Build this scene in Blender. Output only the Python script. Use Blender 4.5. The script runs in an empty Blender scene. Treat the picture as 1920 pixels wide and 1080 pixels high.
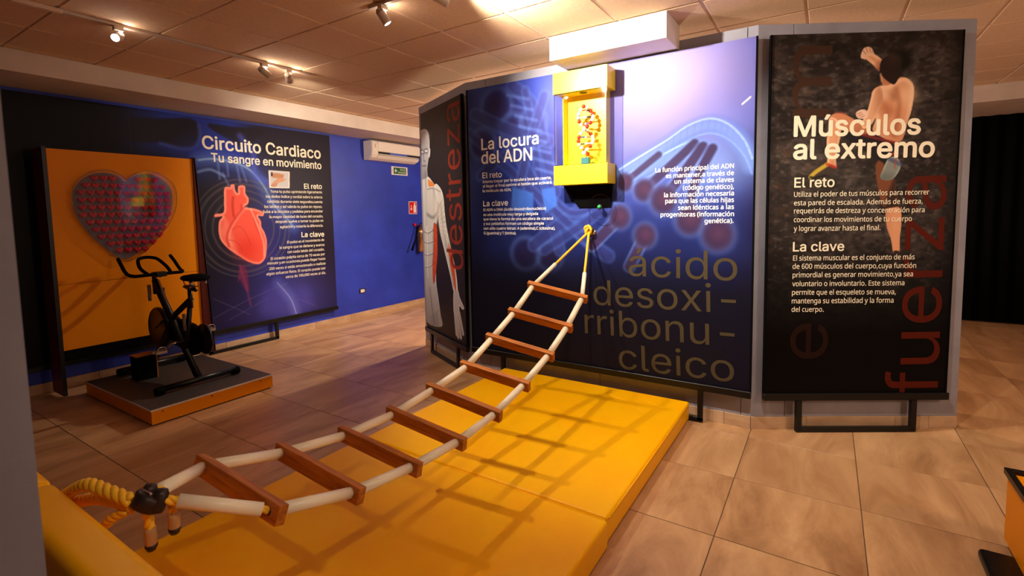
import bpy, bmesh, math, random
import numpy as np
from mathutils import Vector, Matrix
random.seed(7); rng=np.random.default_rng(11)
SC=bpy.context.scene; COL=SC.collection
R=math.radians
# ------------------------------------------------------------------ camera
CAMZ=1.6924; CEIL=3.127
cam_d=bpy.data.cameras.new('camera'); cam=bpy.data.objects.new('camera',cam_d); COL.objects.link(cam); SC.camera=cam
yaw,pit,rol=0.5687,0.0777,-0.0179
fw=Vector((math.cos(yaw)*math.cos(pit),math.sin(yaw)*math.cos(pit),-math.sin(pit)))
rt=Vector((math.sin(yaw),-math.cos(yaw),0)); up=rt.cross(fw)
r2=rt*math.cos(rol)+up*math.sin(rol); u2=-rt*math.sin(rol)+up*math.cos(rol)
M=Matrix((r2,u2,-fw)).transposed().to_4x4(); M.translation=(0,0,CAMZ); cam.matrix_world=M
cam_d.sensor_width=36; cam_d.lens=923.39/1920*36; cam_d.shift_x=-2.15/1920; cam_d.shift_y=-69.5/1920
cam_d.clip_start=.05; cam_d.dof.use_dof=True; cam_d.dof.focus_distance=3.6; cam_d.dof.aperture_fstop=5.0
# ------------------------------------------------------------------ world and exposure
W=bpy.data.worlds.new('world'); SC.world=W; W.use_nodes=True
W.node_tree.nodes['Background'].inputs[0].default_value=(.5,.42,.38,1); W.node_tree.nodes['Background'].inputs[1].default_value=.15
SC.view_settings.view_transform='Standard'; SC.view_settings.look='None'; SC.view_settings.gamma=1; SC.view_settings.use_curve_mapping=False
SC.view_settings.exposure=0.0
# ------------------------------------------------------------------ lights
def spot(name,loc,tgt,power,angle,blend=.4,color=(1,.93,.84),size=.03):
    d=bpy.data.lights.new(name,'SPOT'); d.energy=power; d.spot_size=R(angle); d.spot_blend=blend; d.color=color; d.shadow_soft_size=size
    o=bpy.data.objects.new(name,d); COL.objects.link(o); o.location=loc
    o.rotation_euler=(Vector(tgt)-Vector(loc)).to_track_quat('-Z','Y').to_euler(); return o
def area(name,loc,tgt,power,sx,sy,color=(1,.9,.8)):
    d=bpy.data.lights.new(name,'AREA'); d.shape='RECTANGLE'; d.size=sx; d.size_y=sy; d.energy=power; d.color=color
    o=bpy.data.objects.new(name,d); COL.objects.link(o); o.location=loc
    o.rotation_euler=(Vector(tgt)-Vector(loc)).to_track_quat('-Z','Y').to_euler(); return o
def point(name,loc,power,color=(1,.9,.8),size=.02):
    d=bpy.data.lights.new(name,'POINT'); d.energy=power; d.color=color; d.shadow_soft_size=size
    o=bpy.data.objects.new(name,d); COL.objects.link(o); o.location=loc; return o
# every track head: pivot, aim point, power, cone, blend
HEADS=[('lamp_mat_far',(2.45,2.58,3.035),(3.6,1.35,.4),95,84,.6),
('lamp_mat_near',(2.45,1.60,3.035),(3.75,1.5,.6),95,84,.6),
('lamp_dna_poster',(2.45,2.08,3.035),(3.95,1.38,2.55),410,100,.85),
('lamp_near_floor',(2.45,.20,3.035),(3.9,-.35,.7),125,110,.8),
('lamp_heart_poster',(2.963,4.44,3.035),(5.0,6.40,1.7),110,95,.8),
('lamp_bike',(1.604,4.44,3.035),(.75,3.55,2.45),14,80,.7),
('lamp_figure',(2.719,4.44,3.035),(4.35,3.80,1.7),170,60,.8),
('fill_near_ladder',(.6,-.6,3.035),(1.15,1.75,.7),66,50,.9)]  # last head is unseen, added to brighten the near end of the ladder
for n,pv,tg,pw,an,bl in HEADS:
    d=(Vector(tg)-Vector(pv)).normalized(); spot(n,tuple(Vector(pv)+d*.075),tg,pw,an,bl,(1,.90,.74))
    point(n+'_ceiling_fill',(pv[0]+.02,pv[1],3.075),(.8 if n=='lamp_dna_poster' else 6. if pv[1]>4 else 4.),(1,.80,.62))          # added point light that makes the bright ceiling pool beside each head
point('fill_behind_partition',(6.6,2.7,2.45),260,(1,.84,.66),.12)  # unseen point light added to brighten the ceiling and blue wall
point('fill_room_right',(2.6,-2.7,2.0),75,(1,.74,.48),.12)  # unseen point light added to lift the room's ambient level
spot('fill_corridor_floor',(5.5,4.35,2.95),(4.2,5.0,0),230,120,.9,(1,.86,.70),.05)  # unseen spot added to brighten the corridor floor
# ------------------------------------------------------------------ helpers
def srgb(c):
    c=np.asarray(c,float)/255.; return np.where(c<=.04045,c/12.92,((c+.055)/1.055)**2.4)
def lin(c): return tuple(float(x) for x in srgb(c))+(1.,)
def newmat(name,c=(128,128,128),rough=.5,metal=0.,spec=.5,coat=0.):
    m=bpy.data.materials.new(name); m.use_nodes=True; b=m.node_tree.nodes['Principled BSDF']
    b.inputs['Base Color'].default_value=lin(c); b.inputs['Roughness'].default_value=rough; b.inputs['Metallic'].default_value=metal
    b.inputs['Specular IOR Level'].default_value=spec; b.inputs['Coat Weight'].default_value=coat
    return m
def N(m,t): return m.node_tree.nodes.new(t)
def Lk(m,a,b): m.node_tree.links.new(a,b)
def bs(m): return m.node_tree.nodes['Principled BSDF']
def mottle(m,c1,c2,scale=(1,1,1),nscale=4.,detail=6.,bump=0.,bscale=None,rnd=0.,obj=True,lo=.35,hi=.65,dist=.0,brough=.6):
    """procedural noise mix of two colours plus optional bump"""
    tc=N(m,'ShaderNodeTexCoord'); mp=N(m,'ShaderNodeMapping'); mp.inputs['Scale'].default_value=scale
    Lk(m,tc.outputs['Object'],mp.inputs['Vector'])
    if rnd:
        oi=N(m,'ShaderNodeObjectInfo'); ml=N(m,'ShaderNodeMath'); ml.operation='MULTIPLY'; ml.inputs[1].default_value=rnd
        Lk(m,oi.outputs['Random'],ml.inputs[0]); cb=N(m,'ShaderNodeCombineXYZ'); Lk(m,ml.outputs[0],cb.inputs[0]); Lk(m,ml.outputs[0],cb.inputs[1]); Lk(m,ml.outputs[0],cb.inputs[2]); Lk(m,cb.outputs[0],mp.inputs['Location'])
    n=N(m,'ShaderNodeTexNoise'); n.inputs['Scale'].default_value=nscale; n.inputs['Detail'].default_value=detail; n.inputs['Roughness'].default_value=brough; n.inputs['Distortion'].default_value=dist
    Lk(m,mp.outputs[0],n.inputs['Vector'])
    r=N(m,'ShaderNodeValToRGB'); r.color_ramp.elements[0].position=lo; r.color_ramp.elements[1].position=hi
    r.color_ramp.elements[0].color=lin(c1); r.color_ramp.elements[1].color=lin(c2); Lk(m,n.outputs['Fac'],r.inputs[0]); Lk(m,r.outputs[0],bs(m).inputs['Base Color'])
    if bump:
        b=N(m,'ShaderNodeBump'); b.inputs['Strength'].default_value=bump; b.inputs['Distance'].default_value=.01
        n2=n
        if bscale: 
            n2=N(m,'ShaderNodeTexNoise'); n2.inputs['Scale'].default_value=bscale; n2.inputs['Detail'].default_value=4; Lk(m,tc.outputs['Object'],n2.inputs['Vector'])
        Lk(m,n2.outputs['Fac'],b.inputs['Height']); Lk(m,b.outputs[0],bs(m).inputs['Normal'])
    return m,r,mp
def link(o,parent=None):
    COL.objects.link(o)
    if parent is not None: o.parent=parent
    return o
def obj(name,bm,mat,parent=None,smooth=False,kind=None):
    me=bpy.data.meshes.new(name); bm.normal_update(); bm.to_mesh(me); bm.free()
    if mat: me.materials.append(mat)
    if smooth:
        for f in me.polygons: f.use_smooth=True
    o=bpy.data.objects.new(name,me); link(o,parent)
    if kind: o['kind']=kind
    return o
def tag(o,label,cat,group=None):
    o['label']=label; o['category']=cat
    if group: o['group']=group
    return o
def thing(name,label,cat,loc=(0,0,0),rz=0.,group=None):
    o=bpy.data.objects.new(name,None); o.empty_display_size=.1; link(o); o.location=loc; o.rotation_euler=(0,0,rz); return tag(o,label,cat,group)
def struct(name,bm,m,parent=None,smooth=False):
    o=obj(name,bm,m,parent,smooth)
    if parent is None: o['kind']='structure'
    return o
def B(): return bmesh.new()
def box(bm,x0,y0,z0,x1,y1,z1,bev=0.,seg=2):
    r=bmesh.ops.create_cube(bm,size=1.); vs=r['verts']
    for v in vs: v.co=Vector(((x0+x1)/2+v.co.x*(x1-x0),(y0+y1)/2+v.co.y*(y1-y0),(z0+z1)/2+v.co.z*(z1-z0)))
    if bev:
        es=list({e for v in vs for e in v.link_edges}); bmesh.ops.bevel(bm,geom=es,offset=bev,segments=seg,profile=.6,affect='EDGES')
    return bm
def catmull(P,n=8,closed=False):
    P=[Vector(p) for p in P]; m=len(P); out=[]
    for i in range(m if closed else m-1):
        if closed: a,b,c,d=P[i-1],P[i],P[(i+1)%m],P[(i+2)%m]
        else: a,b,c,d=P[max(i-1,0)],P[i],P[i+1],P[min(i+2,m-1)]
        for k in range(n):
            t=k/n; out.append(.5*((2*b)+(c-a)*t+(2*a-5*b+4*c-d)*t*t+(3*b-a-3*c+d)*t**3))
    if not closed: out.append(P[-1])
    return out
def tube(bm,pts,r,seg=12,smooth=0,cap=True,closed=False,sx=1.,sy=1.):
    if smooth: pts=catmull(pts,smooth,closed)
    pts=[Vector(p) for p in pts]; n=len(pts); rr=r if isinstance(r,(list,tuple)) else [r]*n
    if len(rr)!=n: rr=[rr[int(round(i*(len(rr)-1)/(n-1)))] for i in range(n)]
    prev=None; rings=[]
    for i,p in enumerate(pts):
        if closed: t=(pts[(i+1)%n]-pts[i-1]).normalized()
        else: t=(pts[min(i+1,n-1)]-pts[max(i-1,0)]).normalized()
        if prev is None:
            a=Vector((0,0,1)) if abs(t.z)<.9 else Vector((1,0,0)); u=t.cross(a).normalized()
        else: u=(prev-t*prev.dot(t)).normalized()
        prev=u; w=t.cross(u)
        rings.append([bm.verts.new(p+(u*math.cos(2*math.pi*k/seg)*sx+w*math.sin(2*math.pi*k/seg)*sy)*rr[i]) for k in range(seg)])
    m=n if closed else n-1
    for i in range(m):
        A=rings[i];Bn=rings[(i+1)%n]
        for k in range(seg): bm.faces.new((A[k],A[(k+1)%seg],Bn[(k+1)%seg],Bn[k]))
    if cap and not closed: bm.faces.new(rings[0][::-1]); bm.faces.new(rings[-1])
    return bm
def lathe(bm,prof,origin=(0,0,0),axis=(0,0,1),seg=24):
    ax=Vector(axis).normalized(); a=Vector((0,0,1)) if abs(ax.z)<.9 else Vector((1,0,0)); u=ax.cross(a).normalized(); w=ax.cross(u); o=Vector(origin); rings=[]
    for r,h in prof: rings.append([bm.verts.new(o+ax*h+(u*math.cos(2*math.pi*k/seg)+w*math.sin(2*math.pi*k/seg))*max(r,1e-5)) for k in range(seg)])
    for A,C in zip(rings,rings[1:]):
        for k in range(seg): bm.faces.new((A[k],C[k],C[(k+1)%seg],A[(k+1)%seg]))
    if prof[0][0]>1e-4: bm.faces.new(rings[0])
    if prof[-1][0]>1e-4: bm.faces.new(rings[-1][::-1])
    return bm
def prism(bm,poly,d0,d1,plane='xz'):
    """extrude a closed 2D polygon along the third axis"""
    def P(a,b,d): return {'xz':(a,d,b),'yz':(d,a,b),'xy':(a,b,d)}[plane]
    A=[bm.verts.new(P(a,b,d0)) for a,b in poly]; C=[bm.verts.new(P(a,b,d1)) for a,b in poly]; n=len(poly)
    bm.faces.new(A); bm.faces.new(C[::-1])
    for i in range(n): bm.faces.new((A[i],C[i],C[(i+1)%n],A[(i+1)%n]))
    bmesh.ops.recalc_face_normals(bm,faces=bm.faces[:]); return bm
def uvsphere(bm,c,r,seg=16,ring=10):
    g=bmesh.ops.create_uvsphere(bm,u_segments=seg,v_segments=ring,radius=r)
    for v in g['verts']: v.co+=Vector(c)
# ------------------------------------------------------------------ materials
m_grey=newmat('grey_wall_paint',(150,148,162),.55); mottle(m_grey,(140,138,152),(156,154,168),(1,1,1),3,4,.08,60)
m_blue=newmat('blue_wall_paint',(34,50,168),.45); mottle(m_blue,(34,54,172),(42,64,192),(1,1,1),2.5,4,.06,70)
m_cream=newmat('cream_paint',(214,196,182),.6); mottle(m_cream,(206,188,174),(220,202,188),(1,1,1),2,4,.05,50)
m_white=newmat('white_paint',(236,230,222),.5)
m_dark=newmat('black_paint',(5,5,8),.6)
m_ceil=newmat('ceiling_tile',(196,160,132),.9); mottle(m_ceil,(214,180,146),(226,192,158),(1,1,1),50,6,.15,150,rnd=9.)
m_tbar=newmat('ceiling_bar',(226,200,180),.45)
m_floor=newmat('floor_tile',(190,160,130),.34); _,rampF,_m=mottle(m_floor,(138,94,60),(216,170,124),(.42,1.5,1),1.9,10,.04,None,rnd=37.,lo=.25,hi=.72,dist=1.1,brough=.66)
e=rampF.color_ramp.elements.new(.47); e.color=lin((184,138,96))
m_joint=newmat('floor_joint',(96,70,52),.8)
m_base=newmat('baseboard_tile',(196,160,126),.4); mottle(m_base,(182,144,110),(206,172,138),(1.2,1.2,3),3,6,rnd=21.)
m_black=newmat('black_metal',(10,10,11),.35,.3)
m_blackm=newmat('matt_black',(4,4,5),.8,0,.08)
m_yel=newmat('yellow_laminate',(255,222,34),.35)
m_yel2=newmat('orange_yellow_board',(232,138,0),.42,0,.14)
m_edge=newmat('plywood_edge',(176,104,40),.6)
m_vinyl=newmat('yellow_vinyl',(255,190,0),.42,0,.2); mottle(m_vinyl,(255,176,0),(255,186,0),(1,1,1),2.,3,.25,7.)
m_plat=newmat('grey_rubber',(60,55,52),.55); mottle(m_plat,(52,48,46),(66,60,57),(1,1,1),60,3)
m_mar=newmat('maroon_panel',(96,16,14),.4)
m_pvc=newmat('cream_pvc_tube',(252,236,206),.35)
m_wood=newmat('oiled_wood',(186,108,40),.45,0,.3); mottle(m_wood,(142,70,16),(204,122,42),(1.4,14,14),3.,6,.12,None,rnd=13.,lo=.3,hi=.7,dist=.8)
m_wood2=newmat('pale_wood',(190,140,88),.5); mottle(m_wood2,(168,116,66),(204,158,104),(6,6,1),6,5,rnd=5.)
m_rope=newmat('yellow_rope',(250,186,30),.6)
m_iron=newmat('dark_iron',(58,44,40),.45,.6)
m_chrome=newmat('chrome',(215,210,205),.15,1.)
m_red=newmat('red_plastic',(204,12,30),.4,0,.3)
m_hback=newmat('heart_backing',(118,98,100),.6)
m_text=newmat('white_print',(246,243,240),.45)
m_text_c=newmat('cream_print',(252,240,214),.45)
m_olive=newmat('olive_print',(72,62,44),.45,0,.1)
m_rust=newmat('rust_print',(84,24,12),.45,0,.1)
m_rust2=newmat('faint_rust_print',(34,16,12),.45,0,.1)
m_ac=newmat('air_conditioner_plastic',(232,218,206),.4)
m_green=newmat('green_sign',(12,84,44),.4)
m_gold=newmat('brass_cylinder',(190,140,90),.2,.9)
m_teal=newmat('teal_block',(30,110,118),.5)
m_head=newmat('lamp_housing',(196,178,164),.4)
def emis(name,c,s):
    m=newmat(name,c); bs(m).inputs['Emission Color'].default_value=lin(c); bs(m).inputs['Emission Strength'].default_value=s; return m
m_lamp=emis('lit_lamp_lens',(255,246,238),14.)
def clear(name,tint=(255,255,255),refl=.12,rough=.03):
    m=bpy.data.materials.new(name); m.use_nodes=True; t=m.node_tree; t.nodes.clear()
    o=t.nodes.new('ShaderNodeOutputMaterial'); mx=t.nodes.new('ShaderNodeMixShader'); tr=t.nodes.new('ShaderNodeBsdfTransparent'); g=t.nodes.new('ShaderNodeBsdfGlossy')
    lw=t.nodes.new('ShaderNodeLayerWeight'); lw.inputs[0].default_value=.5; tr.inputs[0].default_value=lin(tint); g.inputs['Roughness'].default_value=rough
    pw=t.nodes.new('ShaderNodeMath'); pw.operation='POWER'; pw.inputs[1].default_value=4; t.links.new(lw.outputs['Facing'],pw.inputs[0])
    ad=t.nodes.new('ShaderNodeMath'); ad.operation='MULTIPLY_ADD'; ad.inputs[1].default_value=.55; ad.inputs[2].default_value=.02+refl*.15; t.links.new(pw.outputs[0],ad.inputs[0]); t.links.new(ad.outputs[0],mx.inputs[0])
    t.links.new(tr.outputs[0],mx.inputs[1]); t.links.new(g.outputs[0],mx.inputs[2]); t.links.new(mx.outputs[0],o.inputs[0]); return m
m_plexi=clear('clear_acrylic',(248,248,250),.04)
m_plexi_e=clear('acrylic_edge',(196,200,205),.5)
# ------------------------------------------------------------------ the setting
X0,X1,Y0,Y1=-2.0,9.6,-3.4,6.47
fl=struct('floor',box(B(),X0,Y0,-.06,X1,Y1,-.0035),m_joint)
FX,FY,FS=3.907,.4537,.6547; tm=None
for i in range(-10,10):
    for j in range(-7,11):
        a=FX+i*FS; b=FY+j*FS; xa,xb=max(a+.0022,X0),min(a+FS-.0022,X1); ya,yb=max(b+.0022,Y0),min(b+FS-.0022,Y1)
        if xb-xa<.05 or yb-ya<.05: continue
        if xa<-.7 or (xb>5.5 and yb<-2.8): continue
        full=xb-xa>FS-.01 and yb-ya>FS-.01
        if full and tm is not None: o=bpy.data.objects.new('tile',tm); link(o,fl)
        else:
            hx,hy=(xb-xa)/2,(yb-ya)/2
            o=obj('tile',box(B(),-hx,-hy,-.0035,hx,hy,0,.0012,1),m_floor,fl)
            if full: tm=o.data
        o.location=((xa+xb)/2,(ya+yb)/2,0)
# ceiling with recessed bars
ce=struct('ceiling',box(B(),X0,Y0,CEIL+.012,X1,Y1,CEIL+.05),m_cream)
CX,CY,CS=3.0875,2.0015,.61; cm=None; YB=5.77; XBm=8.2
for i in range(-8,9):
    for j in range(-9,7):
        a=CX+i*CS; b=CY+j*CS; xa,xb=max(a+.010,X0),min(a+CS-.010,XBm); ya,yb=max(b+.010,Y0),min(b+CS-.010,YB)
        if xb-xa<.03 or yb-ya<.03: continue
        full=xb-xa>CS-.03 and yb-ya>CS-.03
        if full and cm is not None: o=bpy.data.objects.new('ceiling_panel',cm); link(o,ce)
        else:
            hx,hy=(xb-xa)/2,(yb-ya)/2
            o=obj('ceiling_panel',box(B(),-hx,-hy,0,hx,hy,.012,.004,1),m_ceil,ce)
            if full: cm=o.data
        o.location=((xa+xb)/2,(ya+yb)/2,CEIL)
for i in range(-8,9):
    a=CX+i*CS
    if X0<a<XBm: obj('ceiling_bar',box(B(),a-.010,Y0,CEIL+.007,a+.010,YB,CEIL+.0118),m_tbar,ce)
for j in range(-9,7):
    b=CY+j*CS
    if Y0<b<YB: obj('ceiling_bar',box(B(),X0,b-.010,CEIL+.006,XBm,b+.010,CEIL+.0069),m_tbar,ce)
struct('wall_left',box(B(),X0,Y1,-.06,X1,Y1+.1,CEIL+.05),m_blue)
struct('wall_back',box(B(),X1,Y0,-.06,X1+.1,Y1+.1,CEIL+.05),m_dark)
struct('wall_right',box(B(),X0,Y0-.1,-.06,X1,Y0,CEIL+.05),m_grey)
struct('wall_front',box(B(),X0-.1,Y0-.1,-.06,X0,Y1+.1,CEIL+.05),m_grey)
struct('trim_1',box(B(),X0,YB,2.945,XBm,Y1,CEIL),m_cream)           # dropped beam along the blue wall
struct('trim_2',box(B(),XBm,Y0,2.925,X1,Y1,CEIL),m_cream)           # dropped beam at the back
def baseboard(name,a,b,n,h=.095,t=.012,first=0.):
    """row of tile pieces along the floor line a-b, n = outward normal"""
    a=Vector((a[0],a[1],0)); b=Vector((b[0],b[1],0)); d=(b-a); L=d.length; d.normalize(); n=Vector((n[0],n[1],0)).normalized()
    root=None; s=first; k=0
    e=bpy.data.objects.new(name,None); link(e); e['kind']='structure'; e.location=a; e.rotation_euler=(0,0,math.atan2(d.y,d.x))
    side=1 if (Matrix.Rotation(e.rotation_euler[2],3,'Z')@Vector((0,1,0))).dot(n)>0 else -1
    s=0.; cuts=[0.]+[c for c in np.arange(first if first else FS,L,FS)]+[L]
    for p,q in zip(cuts,cuts[1:]):
        if q-p<.01: continue
        bm=B(); y0,y1=(0,t) if side>0 else (-t,0); box(bm,p+.0015,y0,0,q-.0015,y1,h,.0015,1); obj('baseboard_tile',bm,m_base,e)
    return e
baseboard('baseboard_left',(X0,Y1),(X1,Y1),(0,-1),.10)
# the grey partition: three straight runs of boards
cA=Vector((4.07,3.15,0)); cB=Vector((4.07,.46,0)); eD=Vector((4.65,4.33,0)); eC=Vector((4.858,-.864,0)); WH=3.015; WT=.10
def partition(name,a,b,cuts,base_first):
    """wall seen from the camera side; a is its left end, b its right end"""
    d=(b-a); L=d.length; d.normalize(); e=bpy.data.objects.new(name,None); link(e); e['kind']='structure'; e.location=(a.x,a.y,0); e.rotation_euler=(0,0,math.atan2(d.y,d.x))
    # local +x runs to the right, local +y points away from the viewer
    obj('wall_core',box(B(),.0,.012,0,L,WT,WH-.004),m_grey,e)
    cs=[0.]+cuts+[L]
    for p,q in zip(cs,cs[1:]): obj('wall_board',box(B(),p+(.0025 if p else 0),0,.096,q-(.0025 if q<L else 0),.012,WH,.001,1),m_grey,e)
    for p,q in zip([0.]+base_first,base_first+[L]): obj('baseboard_tile',box(B(),p+.001,-.008,0,q-.001,.012,.095,.0015,1),m_base,e)
    return e
partition('wall_center',cA,cB,[.26,1.455,2.62],[.55,1.2,1.86,2.5])
partition('wall_angled_right',cB,eC,[.255],[.42,1.08,1.33])
partition('wall_angled_left',eD,cA,[.14],[.3,.95])
# near partition end at the left edge of the view
pf=struct('wall_near',box(B(),-.25,.865,0,.185,.96,WH),m_grey)
# dark curtain closing the corridor at the back
bm=B(); pts=[]
for k in range(121):
    u=k/120; pts.append((9.50+.025*math.sin(u*70),-1.30-u*1.95))
v0=[bm.verts.new((x,y,.03)) for x,y in pts]; v1=[bm.verts.new((x,y,2.92)) for x,y in pts]
v2=[bm.verts.new((x+.006,y,.03)) for x,y in pts]; v3=[bm.verts.new((x+.006,y,2.92)) for x,y in pts]
for i in range(120):
    bm.faces.new((v0[i],v1[i],v1[i+1],v0[i+1])); bm.faces.new((v2[i],v2[i+1],v3[i+1],v3[i])); bm.faces.new((v0[i],v0[i+1],v2[i+1],v2[i])); bm.faces.new((v1[i],v3[i],v3[i+1],v1[i+1]))
for i in (0,120): bm.faces.new((v0[i],v2[i],v3[i],v1[i]))
tag(obj('curtain',bm,m_blackm,None,True),'floor length black curtain closing the passage behind the right panel','curtain')
# white dropped ceiling box above the dna poster
bm=B(); box(bm,3.70,1.017,2.935,4.064,1.975,CEIL-.001,.002,1); 
tag(obj('ceiling_box',bm,m_white),'white boxed-in housing hanging from the ceiling above the centre poster','ceiling box')
TX={'adn': [('La locura',0.163,2.316,0.81,2.321,0.108),('del ADN',0.16,2.181,0.739,2.177,0.116),('El reto',0.166,2.039,0.396,2.037,0.054),('Intenta trepar por la escalera loca sin caerte,',0.168,1.99,0.94,1.992,0.026),('al llegar al final,oprime el botón que activará',0.167,1.946,0.941,1.95,0.025),('la molécula de ADN.',0.165,1.9,0.505,1.9,0.026),('La clave',0.169,1.76,0.461,1.763,0.054),('El ADN o DNA (ácido desoxirribonucleico)',0.169,1.712,0.88,1.715,0.025),('es una molécula muy larga y delgada',0.168,1.664,0.795,1.667,0.025),('que tiene la forma de una escalera de caracol',0.167,1.62,0.952,1.621,0.025),('y sus peldaños forman un código simple',0.166,1.575,0.857,1.576,0.025),('con sólo cuatro letras: A (adenina),C (citosina),',0.166,1.527,0.972,1.531,0.026),('G (guanina) y T (timina).',0.167,1.48,0.55,1.483,0.026),('La función principal del ADN',1.89,1.996,2.475,1.995,0.034),('es mantener,a través de',1.975,1.946,2.476,1.943,0.033),('un sistema de claves',2.043,1.898,2.477,1.893,0.034),('(código genético),',2.108,1.847,2.477,1.841,0.034),('la información necesaria',1.962,1.794,2.478,1.792,0.034),('para que las células hijas',1.972,1.746,2.479,1.742,0.034),('sean idénticas a las',2.073,1.691,2.48,1.69,0.034),('progenitoras (información',1.935,1.638,2.481,1.637,0.034),('genética).',2.273,1.585,2.479,1.587,0.033)],'adnbig': [('ácido',1.667,1.143,2.512,1.149,0.226),('desoxi-',1.349,0.868,2.508,0.898,0.22),('rribonu-',1.263,0.602,2.503,0.638,0.223),('cleico',1.583,0.33,2.504,0.364,0.217)],'clm': [('Músculos',0.249,2.207,1.135,2.205,0.14),('al extremo',0.249,2.044,1.24,2.042,0.137),('El reto',0.259,1.839,0.544,1.839,0.069),('Utiliza el poder de tus músculos para recorrer',0.258,1.77,1.221,1.77,0.036),('esta pared de escalada. Además de fuerza,',0.259,1.708,1.177,1.705,0.036),('requerirás de destreza y concentración para',0.261,1.65,1.194,1.642,0.036),('coordinar los movimientos de tu cuerpo',0.261,1.586,1.106,1.579,0.036),('y lograr avanzar hasta el final.',0.263,1.52,0.885,1.517,0.037),('La clave',0.261,1.371,0.629,1.37,0.067),('El sistema muscular es el conjunto de más',0.263,1.302,1.138,1.299,0.037),('de 600 músculos del cuerpo,cuya función',0.261,1.241,1.152,1.235,0.037),('primordial es generar movimiento,ya sea',0.263,1.177,1.132,1.173,0.037),('voluntario o involuntario. Este sistema',0.262,1.111,1.073,1.108,0.037),('permite que el esqueleto se mueva,',0.262,1.047,1.014,1.042,0.037),('mantenga su estabilidad y la forma',0.262,0.982,1.0,0.979,0.038),('del cuerpo.',0.262,0.919,0.496,0.917,0.037)],'hrt': [('Circuito Cardiaco',1.836,2.537,3.486,2.546,0.152),('Tu sangre en movimiento',1.928,2.385,3.49,2.392,0.104),('El reto',3.188,2.092,3.483,2.098,0.071),('Toma tu pulso oprimiendo ligeramente',2.668,2.022,3.482,2.031,0.035),('tus dedos índice y cordial sobre la arteria',2.597,1.954,3.479,1.956,0.035),('carótida durante siete segundos,cuenta',2.615,1.885,3.478,1.886,0.035),('los latidos y así sabrás tu pulso en reposo.',2.572,1.816,3.474,1.815,0.035),('Sube a la bicicleta y pedalea para encender',2.548,1.747,3.481,1.747,0.035),('la mayor cantidad de luces del corazón,',2.633,1.676,3.48,1.672,0.035),('después vuelve a tomar tu pulso en',2.718,1.608,3.479,1.607,0.035),('agitación y notarás la diferencia.',2.78,1.535,3.475,1.533,0.035),('La clave',3.106,1.394,3.482,1.384,0.071),('El pulso es el movimiento de',2.875,1.316,3.48,1.317,0.035),('la sangre que se detiene y avanza',2.757,1.247,3.479,1.243,0.036),('con cada latido del corazón.',2.871,1.178,3.475,1.172,0.036),('El corazón palpita cerca de 70 veces por',2.619,1.105,3.481,1.101,0.036),('minuto y,en ocasiones,puede llegar hasta',2.569,1.044,3.481,1.033,0.035),('200 veces si estás emocionado o realizas',2.59,0.968,3.483,0.96,0.036),('algún esfuerzo físico. El corazón puede latir',2.545,0.902,3.484,0.887,0.035),('cerca de 100,000 veces al día.',2.825,0.828,3.48,0.817,0.036)]}
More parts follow.
